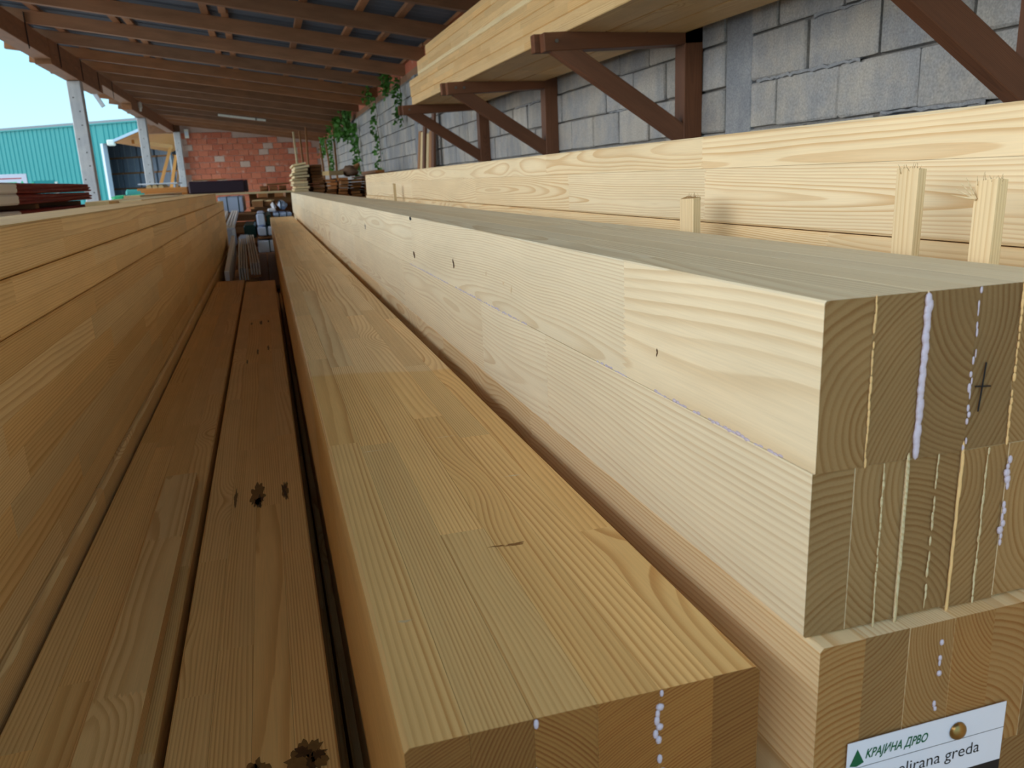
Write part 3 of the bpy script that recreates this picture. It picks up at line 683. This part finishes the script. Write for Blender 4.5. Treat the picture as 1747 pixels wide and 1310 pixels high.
# ---- bearers on the ground under all the piles
for i, y in enumerate((.75, 2.6, 4.9)):
    t = thing('timber_bearer', 'squared timbers stacked as bearers under the beam piles', 'bearer', (0, y, GZ), 'bearers under the piles')
    for k in range(2): bar('sleeper', (-1.0, y + .06, GZ + .107 + .2145 * k), (1.0, y + .06, GZ + .107 + .2145 * k), .2, .214, 'oldplank', t)
for i, y in enumerate((7.0, 8.8)):
    t = thing('timber_bearer', 'squared timbers stacked as bearers under the beam piles', 'bearer', (0, y, GZ), 'bearers under the piles')
    for k in range(2): bar('sleeper', (-1.0, y + .06, GZ + .107 + .2145 * k), (1.0, y + .06, GZ + .107 + .2145 * k), .2, .214, 'oldplank', t)

random.seed(114)
# ================================================================== goods in the gap beyond the low beams
def upright_boards(lab, nx0, fx0, ny, fy, nz, fz, wd, n=4, h=.1):
    t = thing('board_bundle', lab, 'boards', (nx0, ny, nz - h))
    for k in range(n):
        o = wd * (k + .5) / n
        bar('board', (nx0 + o, ny, nz - h / 2 + random.uniform(-.004, .004)), (fx0 + o, fy, fz - h / 2), wd / n * .6, h, 'primed', t, chamfer=.001)
    bar('spacer', (nx0, ny + .02, nz - h - .012), (nx0 + wd, ny + .02, nz - h - .012), .04, .022, 'oldplank', t)
upright_boards('pale boards set on edge, beside the grey cardboard', -.267, -.311, 7.0, 9.2, -.64, -.53, .082)
upright_boards('pale boards set on edge, the higher of two bundles', -.172, -.232, 7.05, 9.3, -.605, -.50, .085)
for k, (x, lb) in enumerate(((-.075, 'dark plank beside the pale boards on edge'), (.012, 'dark plank beneath the edge of the wide bright beam'))):
    tag(bar('dark_plank', (x, 6.9, -.80), (x, 9.4, -.72), .08, .03, 'darkplank'), lb, 'plank')
tag(bar('cardboard_sheet', (-.335, 6.6, -.72), (-.35, 9.0, -.58), .035, .2, 'white_plastic'), 'grey cardboard sheet on edge next to the aisle-side pile', 'cardboard')
def bundle(name, lab, b, mat, straps=(), grp=None, cat='bundle', c=.015, smat='strap'):
    x0, x1, y0, y1, z0, z1 = b
    t = thing(name, lab, cat, ((x0 + x1) / 2, (y0 + y1) / 2, z0), grp)
    V, F = bev_box(b, c); V = [(v[0] + random.uniform(-.004, .004), v[1], v[2] + random.uniform(-.004, .004)) for v in V]
    wr_ = mesh_obj('wrap', V, F, mat, t)
    for s in straps:
        if s < 0:   # lengthwise strap across the front, at a share of the width
            q = x0 + (x1 - x0) * -s; m = Multi(); m.box(q - .006, q + .006, y0 - .004, y1 + .004, z0 - .002, z1 + .004); sub(m.build('strap', smat, t), wr_)
        else:
            q = y0 + (y1 - y0) * s; m = Multi(); m.box(x0 - .005, x1 + .005, q - .008, q + .008, z0 - .002, z1 + .005); sub(m.build('strap', smat, t), wr_)
    return t
g = 'pale blue wrapped bundles'
bundle('wrapped_bundle', 'large pale blue wrapped bundle under the long plank', (-.63, -.285, 12.5, 14.0, -.345, -.122), 'blue_plastic', (-.35, -.8), g)
bundle('wrapped_bundle', 'small pale blue bundle beside the dark green foil', (-.11, -.016, 10.5, 12.0, -.464, -.32), 'blue_plastic', (.1,), g)
bundle('foil_pack', 'dark green foil pack next to the small pale blue bundle', (.0, .065, 10.55, 12.0, -.468, -.34), 'green_foil', cat='pack')
bundle('wrapped_bundle', 'pale blue bundle under the smaller one, left of its strap', (-.115, -.003, 10.45, 12.0, -.58, -.476), 'blue_plastic', (-.95,), g)
bundle('wrapped_bundle', 'pale blue bundle partly hidden by the wide bright beam', (.003, .13, 10.45, 12.0, -.58, -.476), 'blue_plastic', (), g)
bundle('wrapped_bundle', 'lowest shaded pale blue bundle above the dark planks', (-.13, .10, 10.4, 12.0, -.78, -.635), 'blue_plastic', (-.6,), g)
bundle('timber_spacer', 'brown spacer timber between the pale blue bundles', (-.12, .12, 10.5, 12.0, -.622, -.592), 'oldplank', cat='timber')
bundle('foil_pack', 'dark green foil spread between the pale blue bundles', (-.275, -.135, 10.6, 12.0, -.61, -.455), 'green_foil', cat='pack')
bundle('wrapped_bundle', 'crumpled pale blue bundle behind the pale boards on edge', (-.33, -.22, 10.0, 10.4, -.64, -.55), 'blue_plastic', (), g)
for k, (xa, lb) in enumerate(((-.59, 'white wrapped lath bundle close to the aisle-side pile'), (-.455, 'white wrapped lath bundle beside the dark green foil'))):
    t = thing('lath_bundle', lb, 'bundle', (xa, 10.2, -.65))
    for q in range(3): bar('lath', (xa + .03 * q, 10.2 + .05 * q, -.45 - .01 * q), (xa + .03 * q + .02, 12.15, -.33), .025, .05, 'primed', t, val=1.05, warm=-.6)
    V, F = bev_box((xa - .012, xa + .086, 10.15, 10.6, -.68, -.46), .02); mesh_obj('wrap', [(v[0] + random.uniform(-.008, .008), v[1], v[2] + random.uniform(-.01, .01)) for v in V], F, 'blue_plastic', t)
bundle('wrapped_bundle', 'rounded pale blue bundle in the shade, end showing', (.17, .30, 11.6, 12.6, -.31, -.2), 'blue_plastic', (-.3,), g, c=.045)
bundle('paper_pack', 'small pale pack left of the rounded blue bundle', (.03, .14, 11.4, 11.85, -.33, -.29), 'white_plastic', cat='pack')
bundle('paper_pack', 'flat pale pack under the rounded blue bundle', (.10, .34, 11.35, 12.25, -.40, -.345), 'blue_plastic', (-.3, -.7), cat='pack')
t = thing('plastic_scrap', 'twisted scrap of clear wrap poking up between the bundles', 'wrap', (.12, 11.5, -.29))
mesh_obj('sheet', [(.09, 11.5, -.28), (.12, 11.48, -.29), (.15, 11.5, -.285), (.075, 11.5, -.235), (.11, 11.47, -.20), (.14, 11.5, -.25), (.10, 11.52, -.26)], [(0, 1, 4, 3), (1, 2, 5, 4), (0, 3, 6), (3, 4, 6), (4, 5, 6), (5, 2, 6)], 'white_plastic', t)
for (b, lb) in (((-.16, -.02, 11.9, 12.6, -.27, -.19), 'sawn block with a pale top, the bigger one under the plank'), ((.0, .10, 12.0, 12.6, -.265, -.2), 'sawn block with a pale top, the smaller one under the plank')):
    t = thing('sawn_block', lb, 'block', (b[0], b[2], b[4])); bar('block', ((b[0] + b[1]) / 2, b[2], (b[4] + b[5]) / 2), ((b[0] + b[1]) / 2 + .05, b[3], (b[4] + b[5]) / 2), b[1] - b[0], b[5] - b[4], 'oldplank', t)
    bar('top_board', ((b[0] + b[1]) / 2, b[2] + .01, b[5] + .006), ((b[0] + b[1]) / 2 + .05, b[3], b[5] + .006), b[1] - b[0], .012, 'cream', t)
tag(bar('sawn_board', (-.18, 12.1, -.285), (.10, 12.2, -.285), .22, .025, 'oldplank'), 'brown board carrying the sawn blocks', 'board')
tag(bar('olive_board', (-.65, 12.35, -.365), (.1, 12.35, -.365), .25, .03, 'oldplank', val=.7, warm=-.2), 'olive board below the large pale blue bundle', 'board')
tag(bar('long_plank', (-1.12, 12.62, -.078), (.41, 12.62, -.082), .3, .028, 'cream', val=.85), 'long pale plank lying across the gap under the dark purple pack', 'plank')
t = thing('wrapped_pack', 'dark purple wrapped pack on the long pale plank', 'pack', (-.6, 12.6, -.063))
V, F = bev_box((-1.0, -.235, 12.5, 12.95, -.0635, .11), .02); mesh_obj('wrap', V, F, 'purple', t)
V, F = bev_box((-.245, -.20, 12.52, 12.95, -.0635, .108), .015); mesh_obj('end_fold', V, F, 'purple', t)
bar('loose_board', (-.95, 12.7, .125), (-.5, 12.75, .128), .18, .016, 'oldplank', t)
# cribs that carry these goods
def crib(lab, b, n):
    x0, x1, y0, y1, z0, z1 = b; t = thing('timber_crib', lab, 'timber stack', ((x0 + x1) / 2, y0, z0))
    h = (z1 - z0) / n
    for k in range(n):
        zc = z0 + h * (k + .5)
        if k % 2: 
            for q in range(3): xx = x0 + .05 + (x1 - x0 - .1) * q / 2; bar('timber', (xx, y0, zc), (xx, y1, zc), .1, h, 'oldplank', t)
        else:
            for q in range(4): yy = y0 + .05 + (y1 - y0 - .1) * q / 3; bar('timber', (x0, yy, zc), (x1, yy, zc), .1, h, 'oldplank', t)
crib('timber crib carrying the blue wrapped bundles', (-.66, .42, 10.1, 14.2, GZ, -.785), 7)
crib('dark timber crib under the olive board', (-.66, .42, 12.3, 14.2, -.784, -.382), 5)
crib('dark timber crib behind the sawn blocks', (-.2, .42, 12.7, 14.2, -.380, -.097), 4)
crib('timber crib under the plank pile by the block wall', (.42, 1.95, 12.2, 14.6, GZ, -.205), 11)

random.seed(115)
# ================================================================== plank pile by the block wall
g = 'planks in the cream-ended stack'
z = -.2
for k in range(13):
    th = random.uniform(.026, .036); tilt = max(0, (k - 6)) * .05; z += th + .004
    x0 = .44 + random.uniform(-.02, .02); wd = random.uniform(.19, .22)
    xa = x0 + wd / 2 + .004 * max(0, k - 8)
    tag(bar('sawn_plank', (xa, 12.4 + random.uniform(-.05, .05), z - th / 2 + tilt * .1), (xa + .02, 14.2, z - th / 2 + tilt * .1), wd, th - .002, 'cream', up=(-tilt * .5, 0, 1), val=random.uniform(.95, 1.08), warm=random.uniform(-.1, .2)), 'cream-ended sawn plank in the stack beside the poles', 'plank', g)
g = 'brown planks heaped by the block wall'
z = -.2
for k in range(11):
    th = random.uniform(.035, .05); z += th; xa = .79 + random.uniform(-.01, .01)
    tag(bar('sawn_plank', (xa, 12.55 + random.uniform(-.05, .05), z - th / 2), (xa, 14.3, z - th / 2), .165, th - .006, 'oldplank', val=random.uniform(.6, 1.15), warm=random.uniform(.2, .9)), 'brown sawn plank in the straight stack behind the cream ends', 'plank', 'brown planks in the straight stack')
rows = [(.975, 12.4), (1.14, 12.3), (1.33, 12.45), (1.52, 12.35), (1.71, 12.4), (1.88, 12.45)]
for q, (xx, yy) in enumerate(rows):
    z = -.2; n = (6, 6, 6, 7, 8, 8)[q]
    for k in range(n):
        th = random.uniform(.034, .055); z += th
        tag(bar('sawn_plank', (xx + random.uniform(-.015, .015), yy + random.uniform(-.12, .12), z - th / 2), (xx + random.uniform(-.015, .015), yy + 1.8, z - th / 2), random.uniform(.11, .155), th - .009, 'oldplank', up=(random.uniform(-.02, .02), 0, 1), val=random.uniform(.55, 1.3), warm=random.uniform(0, .9)), 'brown sawn plank in the untidy heap by the block wall', 'plank', g)
tag(bar('cream_board', (.90, 12.35, .15), (1.12, 12.5, .15), .16, .06, 'cream'), 'short cream board on top of the untidy brown heap', 'board')
t = thing('sack', 'grey-brown sack slumped on the brown plank heap', 'sack', (1.27, 12.6, .06))
V = []; F = []; n = 12; rnd = random.Random(4)
for i in range(8):
    a = math.pi * i / 7
    for j in range(n): b = 2 * math.pi * j / n; q = 1 + rnd.uniform(-.18, .18); V.append((1.27 + .13 * q * math.sin(a) * math.cos(b), 12.6 + .2 * math.sin(a) * math.sin(b) * q, .175 - .075 * math.cos(a) * q))
for i in range(7):
    for j in range(n): F.append([i * n + j, i * n + (j + 1) % n, (i + 1) * n + (j + 1) % n, (i + 1) * n + j])
mesh_obj('body', V, F, simple('sack_cloth', srgb(132, 104, 84), .9, .3, 9.0), t, smooth=True)
mesh_obj('neck', *cyl((1.33, 12.55, .20), (1.41, 12.5, .27), .05, .02, 9), 'oldplank', t)
# pile of offcuts behind the long plank
for k in range(9):
    tag(bar('offcut', (.02 + .18 * (k % 3), 17 + random.uniform(-.2, .2), -.08 + .037 * (k // 3)), (.05 + .18 * (k % 3), 18.0, -.08 + .037 * (k // 3)), .14, .033, 'oldplank', val=random.uniform(.6, 1.1)), 'brown offcut in the low heap before the brick wall', 'offcut', 'offcuts before the brick wall')
for k in range(3):
    p0 = (.08 + .05 * k, 17.2 + .12 * k, .032); tag(bar('branch_offcut', p0, (p0[0] + .35, 17.3 + .12 * k, .05), .05, .03, 'oldplank'), 'crooked offcut on the low heap before the brick wall', 'offcut', 'crooked offcuts')
crib('timber crib under the low offcut heap', (-.1, .65, 16.7, 18.1, GZ, -.1), 9)

# ---- planks leaning on the block wall
for k, (y, zt, m_) in enumerate(((10.95, .62, 'oldplank'), (10.77, .60, 'cream'), (10.58, .75, 'stained'), (10.40, .56, 'cream'), (10.22, .58, 'oldplank'), (10.02, .78, 'stained'))):
    tag(bar('leaning_plank', (1.86 + .01 * k, y, GZ), (2.07, y + random.uniform(-.01, .01), zt), .14, .03, m_, up=(-1, 0, .1)),
        ('wide brown plank', 'pale plank', 'dark reddish plank, wide', 'narrow pale plank', 'mid brown plank', 'tallest dark reddish plank')[k] + ' leaning on the block wall past the brackets', 'plank', 'planks leaning on the block wall')
# ---- poles in the far corner
for k, (xa, xb, y, zt, lb) in enumerate(((1.09, 1.06, 26, 1.55, 'pale thin pole leaning before the brick wall'), (1.26, 1.25, 26.2, 1.58, 'brown thin pole between the pale pole and the tall one'), (1.36, 1.43, 25.8, 1.70, 'tall brown pole reaching the rafters'), (1.86, 1.80, 26, 1.2, 'reddish pole by the corner of the block wall'), (2.02, 1.95, 25.6, 1.25, 'crooked brown pole under the vines'), (2.05, 2.07, 24.0, 1.5, 'straight pole hung with vines'))):
    t = thing('timber_pole', lb, 'pole', (xa, y, GZ)); V, F = cyl((xa, y, GZ), ((xa + xb) / 2 + .01, y, zt / 2), .035, .032, 8); mesh_obj('lower_shaft', V, F, 'cream' if k == 0 else 'oldplank', t)
    V, F = cyl(((xa + xb) / 2 + .01, y, zt / 2), (xb, y, zt), .032, .026, 8); mesh_obj('upper_shaft', V, F, 'cream' if k == 0 else 'oldplank', t)

# ---- vines
def vine(lab, y, x, ztop, zbot, n, spread, lsize=.075, seed=0):
    rnd = random.Random(seed); t = thing('hanging_vine', lab, 'vine', (x, y, zbot), 'vines hanging on the block wall')
    m = Multi(); pts = []; k = 9
    for i in range(k + 1): q = i / k; pts.append(Vector((x + rnd.uniform(-.02, .0), y + rnd.uniform(-.5, .5) * spread, ztop + (zbot - ztop) * q)))
    for a, b in zip(pts[:-1], pts[1:]): m.add(*cyl(a, b, .006, .005, 5))
    m.build('stem', 'stem', t)
    lv = Multi()
    for i in range(n):
        q = rnd.random(); j = min(k - 1, int(q * k)); c = pts[j].lerp(pts[j + 1], q * k - j) + Vector((-abs(rnd.gauss(0, .05)), rnd.gauss(0, spread * .45), rnd.gauss(0, .03)))
        d = Vector((rnd.uniform(-1, .1), rnd.uniform(-1, 1), rnd.uniform(-1, .2))).normalized(); s = lsize * rnd.uniform(.6, 1.3)
        sd_ = d.cross(Vector((rnd.uniform(-1, 1), rnd.uniform(-1, 1), rnd.uniform(-1, 1)))).normalized(); up_ = d.cross(sd_)
        V = [c, c + d * s * .4 + sd_ * s * .38 + up_ * s * .08, c + d * s, c + d * s * .4 - sd_ * s * .38 + up_ * s * .08]
        lv.add([tuple(v) for v in V], [(0, 1, 2), (0, 2, 3)])
    tag(lv.build('foliage', 'leaf', t), kind='stuff')
vine('thick leafy vine clump hanging beneath the far rafters', 19.6, 2.08, 1.62, 1.0, 420, .55, .10, 1)
vine('dense vine trailing down the block wall below the clump', 18.3, 2.09, 1.25, .15, 150, .26, .10, 2)
vine('thin vine strand beside the blank block wall', 15.1, 2.1, 1.45, .12, 90, .16, .085, 3)
vine('short vine tuft near the far end of the shelf beams', 12.3, 2.08, 1.45, .82, 80, .16, .08, 4)
vine('leafy tuft on the wall plate between two rafters', 13.3, 2.08, 1.72, 1.35, 130, .40, .075, 5)
vine('small vine tuft tucked behind a rafter end', 15.6, 2.08, 1.66, 1.42, 60, .3, .08, 6)
vine('long vine over the poles in the corner', 24.0, 2.02, 1.55, .35, 160, .5, .10, 7)
vine('sparse vine in the far corner by the brick wall', 28.0, 2.12, 1.5, .95, 120, .9, .10, 8)
vine('leaf mass creeping along the top of the block wall', 21.6, 2.05, 1.6, 1.15, 300, .7, .11, 9)

# ---- light fitting and small fittings
t = thing('tube_light', 'white tube light fixed beneath a far rafter', 'light', (-.3, 23.4, 1.75))
bar('housing', (-.90, 23.35, 1.86), (.28, 23.35, 1.70), .06, .05, 'tube', t); bar('end_cap', (.02, 23.33, 1.733), (.05, 23.33, 1.729), .064, .056, 'bolt', t)
t = thing('bulkhead_lamp', 'small white lamp on the dark eave beam', 'lamp', (-2.68, 22.6, 1.99)); bbox_obj('body', (-2.70, -2.62, 22.55, 22.68, 1.98, 2.14), .02, 'tube', t); bbox_obj('base', (-2.69, -2.64, 22.58, 22.65, 1.92, 1.985), .01, 'tube', t)
t = thing('junction_box', 'pale box on the top corner of the brick wall', 'box', (-2.3, 30.93, 1.78)); bbox_obj('body', (-2.36, -2.22, 30.86, 30.97, 1.72, 2.02), .01, 'tube', t); bbox_obj('cover', (-2.34, -2.24, 30.85, 30.862, 1.80, 1.94), .004, 'trim_white', t)
t = thing('flood_light', 'bluish flood light hanging from the eave', 'lamp', (-3.1, 19.6, 1.8))
bar('housing', (-3.02, 19.6, 1.77), (-3.16, 19.6, 2.05), .08, .1, 'trim_white', t, up=(0, 1, 0)); bar('hanger', (-3.14, 19.6, 2.03), (-3.16, 19.6, 2.3), .03, .03, 'bolt', t, up=(0, 1, 0))

random.seed(116)
# ================================================================== left side of the shed
def packstack(z0, z1, lab, group):
    t = thing('sheet_pack', lab, 'sheet pack', (-2.05, 6.3, z0), group)
    n = max(3, int((z1 - z0) / .022)); k = 26
    for s in range(n):
        za = z0 + (z1 - z0) * s / n; V = []; F = []
        for i in range(k + 1):
            y = 6.3 + 2.7 * i / k; fold = .012 * math.sin(y * 3 + s * 1.3) + random.uniform(-.006, .006); e = -.05 * max(0, (i - k + 2)) * (1 + math.sin(s * 1.7) * .6)
            h = (z1 - z0) / n * .93
            V += [(-2.5, y, za), (-1.6 + fold + e, y, za + .004), (-1.6 + fold + .012 + e, y, za + h * .6), (-1.603 + fold + e, y, za + h), (-2.5, y, za + h)]
        for i in range(k):
            for j in range(5): F.append([5 * i + j, 5 * i + (j + 1) % 5, 5 * i + 5 + (j + 1) % 5, 5 * i + 5 + j])
        F += [[4, 3, 2, 1, 0], [5 * k + q for q in range(5)]]
        mesh_obj('folded_sheet', V, F, 'maroon', t)
    V, F = bev_box((-2.49, -1.612, 6.31, 8.86, z0 + .002, z1 - .002), .004); mesh_obj('sheet_core', V, F, 'maroon', t)
    V, F = bev_box((-2.52, -1.585, 3.2, 6.32, z0 + .0005, z1 - .0005), .012); mesh_obj('white_wrap', V, F, 'white_plastic', t)
g = 'maroon sheet packs'
packstack(.022, .095, 'maroon sheet pack on top, half in white wrap', g)
packstack(-.052, .02, 'second maroon sheet pack, half in white wrap', g)
packstack(-.30, -.092, 'thick maroon sheet pack beneath the dark bearers', g)
for y in (3.6, 5.2, 6.9, 8.4): tag(bar('cross_bearer', (-2.5, y, -.072), (-1.62, y, -.072), .1, .037, 'darkplank'), 'dark bearer between the maroon sheet packs', 'bearer', 'bearers of the sheet packs')
crib('pallet crib under the maroon sheet packs', (-2.5, -1.62, 3.3, 9.0, GZ, -.302), 8)
# planks and boards beyond the left pile
g = 'planks beyond the pale-topped beam'
for k, (x, y0, y1, zc) in enumerate(((-1.16, 6.6, 11.0, -.075), (-.98, 6.9, 10.6, -.078), (-1.34, 9.6, 14.4, -.055))):
    tag(bar('pale_plank', (x, y0, zc), (x, y1, zc), .16, .04, 'cream', val=.95), ('pale plank next to the maroon sheet packs', 'pale plank lying closest to the pale-topped beam', 'longest pale plank running towards the golden boards')[k], 'plank', g)
crib('timber crib under the pale planks', (-1.42, -1.05, 9.2, 14.0, GZ, -.1), 10)
t = thing('board_stack', 'golden board stack with mitred ends before the third post', 'board stack', (-1.6, 15.0, -.1))
for k in range(4): bar('board', (-1.78 - .05 * k, 14.6 + .15, -.075 + .036 * k), (-1.18, 14.75, -.075 + .036 * k), .55, .034, 'orange', t, val=.9)
crib('timber crib under the golden board stack', (-2.0, -1.15, 14.4, 15.1, GZ, -.094), 10)
for (x, y, lb) in ((-1.66, 10.9, 'crumpled bright green wrap by the shadowed plank end'), (-1.56, 11.7, 'crumpled bright green wrap near the golden boards')):
    V, F = bev_box((x - .07, x + .07, y - .1, y + .1, -.10, -.035), .02); o = mesh_obj('green_wrap', [(v[0] + random.uniform(-.02, .02), v[1], v[2] + random.uniform(-.01, .01)) for v in V], F, 'bright_green'); tag(o, lb, 'wrap', 'green wraps')
crib('low crib under the green wraps', (-1.75, -1.45, 10.6, 12.0, GZ, -.11), 10)
V, F = bev_box((-2.55, -2.15, 17.5, 18.6, -.07, .04), .03); o = mesh_obj('teal_tarp', [(v[0], v[1], v[2] + random.uniform(-.02, .02)) for v in V], F, 'teal_dark'); tag(o, 'folded teal tarpaulin before the hall doorway', 'tarpaulin')
crib('crib under the folded teal tarpaulin', (-2.5, -2.2, 17.5, 18.6, GZ, -.11), 9)
for k in range(7):
    x = -2.6 + .13 * (k % 4) + (.06 if k > 3 else 0); z = -.02 + .11 * (k // 4)
    o = mesh_obj('short_log', *cyl((x, 21.0, z), (x + .02, 22.0, z), .06, .055, 10), 'log'); tag(o, 'short pale log in the small pile past the teal tarpaulin', 'log', 'short pale logs')
bbox_obj('log_cover', (-2.75, -1.9, 20.9, 22.1, .155, .18), .005, 'trim_white').name = 'log_cover'
tag(bpy.data.objects['log_cover'], 'white board covering the short pale logs', 'board')
crib('crib under the short pale logs', (-2.72, -2.05, 20.9, 22.1, GZ, -.085), 9)

# ---- sign and green rail in the yard
t = thing('sign_board', 'white sign board with faint red and green lines in the yard', 'sign', (-5.3, 20, GZ))
bbox_obj('panel', (-6.0, -4.8, 20, 20.03, -.35, .475), .004, 'paper', t); box('leg', (-5.9, -5.84, 20.03, 20.09, GZ, .4), 'bolt', t); box('leg', (-4.98, -4.92, 20.03, 20.09, GZ, .4), 'bolt', t)
box('red_line', (-5.7, -4.9, 19.997, 20, .375, .395), 'red_ink', t); box('green_line', (-5.7, -5.0, 19.997, 20, .295, .31), 'bright_green', t); mesh_obj('green_mark', [(-4.93, 19.996, .28), (-4.87, 19.996, .28), (-4.90, 19.996, .34)], [(0, 1, 2)], 'bright_green', t)
t = thing('yard_rail', 'teal rail on two posts in the yard', 'rail', (-5.6, 25, GZ))
box('rail', (-5.85, -5.35, 25, 25.06, .31, .40), 'teal', t)
for x in (-5.9, -5.36): box('post', (x, x + .07, 25, 25.07, GZ, .36), 'bright_green' if x < -5.5 else 'tube', t)

random.seed(117)
# ================================================================== orange timber canopy outside
t = thing('timber_canopy', 'orange timber canopy roof with a white edge before the teal hall', 'canopy', (-4.2, 40, GZ))
A = Vector((-5.36, 36, 1.90)); B = Vector((-4.25, 46, 1.90)); Cc = Vector((-3.9, 36.4, 2.55)); D = Vector((-2.7, 46.4, 2.55))
n = 14
for i in range(n):
    a0, a1 = i / n, (i + .94) / n; pa, pb = A.lerp(Cc, a0), A.lerp(Cc, a1); pc, pd = B.lerp(D, a1), B.lerp(D, a0)
    up = Vector((0, 0, .03)); V = [tuple(q) for q in (pa, pb, pc, pd)] + [tuple(q + up) for q in (pa, pb, pc, pd)]
    mesh_obj('soffit_board', V, BF, 'orange', t, None, [(.9, .1, i)] * 8)
V = [tuple(q + Vector((0, 0, .035))) for q in (A, Cc, D, B)] + [tuple(q + Vector((0, 0, .09))) for q in (A, Cc, D, B)]; mesh_obj('roof_deck', V, BF, 'trim_white', t)
bar('white_edge', A + Vector((-.06, -.05, .06)), Cc + Vector((0, -.05, .06)), .05, .10, 'trim_white', t)
bbox_obj('gutter_end', (-5.62, -5.36, 35.9, 36.3, 1.80, 2.02), .03, 'tube', t)
bar('tie_beam', (-4.75, 36.5, 1.95), (-3.62, 39.5, 1.85), .12, .16, 'orange', t)
bar('prop', (-3.53, 38, 1.75), (-4.8, 38, GZ), .12, .10, 'orange', t, up=(0, 1, 0))
bar('prop', (-3.35, 38, 1.45), (-4.15, 38, GZ), .12, .10, 'orange', t, up=(0, 1, 0))
bar('prop', (-3.25, 38.2, 1.3), (-3.85, 38.2, GZ), .09, .08, 'oldplank', t, up=(0, 1, 0))

random.seed(118)
# ================================================================== teal industrial hall
u = Vector((.8174, -.5761, 0)); nn = Vector((-.5761, -.8174, 0)); P0 = Vector((-6.12, 50.02, GZ))
def W(s, d, z): p = P0 + u * s - nn * d; return (p.x, p.y, z)
t = thing('storage_hall', 'long teal metal-clad hall with a dark open doorway', 'building', tuple(P0))
def cladding(s0, s1, z0, z1):
    V = []; F = []; s = s0; prof = [(0, 0), (.20, 0), (.23, -.035), (.30, -.035), (.33, 0)]
    pts = []
    while s < s1:
        for a, b in prof[:-1]:
            if s + a <= s1: pts.append((s + a, b))
        s += .33
    pts.append((s1, 0))
    for a, b in pts: V += [W(a, b, z0), W(a, b, z1)]
    F = [(2 * i, 2 * i + 2, 2 * i + 3, 2 * i + 1) for i in range(len(pts) - 1)]
    mesh_obj('cladding', V, F, 'teal', t)
SL, SR, ZT, ZD = -2.75, 5.5, 3.72, 2.70
cladding(-32, SL, GZ, ZT); cladding(SL, SR, ZD, ZT); cladding(SR, 9, GZ, ZT)
def wbox(name, s0, s1, d0, d1, z0, z1, mat, par):
    V = [W(s0, d0, z0), W(s1, d0, z0), W(s1, d1, z0), W(s0, d1, z0), W(s0, d0, z1), W(s1, d0, z1), W(s1, d1, z1), W(s0, d1, z1)]
    return mesh_obj(name, V, BF, mat, par)
wbox('roof_edge', -32, 9, -.1, .3, ZT, ZT + .06, 'teal', t)
wbox('roof', -32, 9, .0, 16, ZT + .0, ZT + .2, 'hall_dark', t); wbox('rear_wall', -32, 9, 15.8, 16, GZ, ZT, 'hall_dark', t)
wbox('end_wall', -32, -31.8, .1, 16, GZ, ZT, 'hall_dark', t); wbox('end_wall', 8.8, 9, .1, 16, GZ, ZT, 'hall_dark', t)
wbox('inner_partition', SL - 6.0, SL - 5.8, .2, 10, GZ, ZT, 'hall_dark', t)
wbox('door_jamb', SL - .02, SL + .14, -.06, .25, GZ, ZD, 'trim_white', t)
wbox('door_rail', SL + 4.0, SL + 4.12, .6, .72, GZ, ZD, 'hall_dark', t)
for r_ in range(5):
    for c_ in range(5):
        s0 = SL - 2.1 + 1.25 * c_ + .12 * (r_ % 2); z0 = GZ + .88 * r_
        if c_ == 4 and r_ > 2: continue
        gt = thing('goods_block', 'dark wrapped goods block stacked inside the hall doorway', 'goods', W(s0 + .55, 3, z0), 'dark goods in the hall')
        V = [W(s0, 2.2, z0), W(s0 + 1.12, 2.2, z0), W(s0 + 1.12, 3.4, z0), W(s0, 3.4, z0), W(s0, 2.2, z0 + .78), W(s0 + 1.12, 2.2, z0 + .78), W(s0 + 1.12, 3.4, z0 + .78), W(s0, 3.4, z0 + .78)]
        gw = mesh_obj('wrap', V, BF, 'dark_box', gt)
        for q in (.3, .8): sub(wbox('strap', s0 + q, s0 + q + .03, 2.18, 2.2, z0, z0 + .78, 'hall_dark', gt), gw)
        wbox('pallet', s0, s0 + 1.12, 2.25, 3.4, z0 + .78, z0 + .88, 'oldplank', gt)
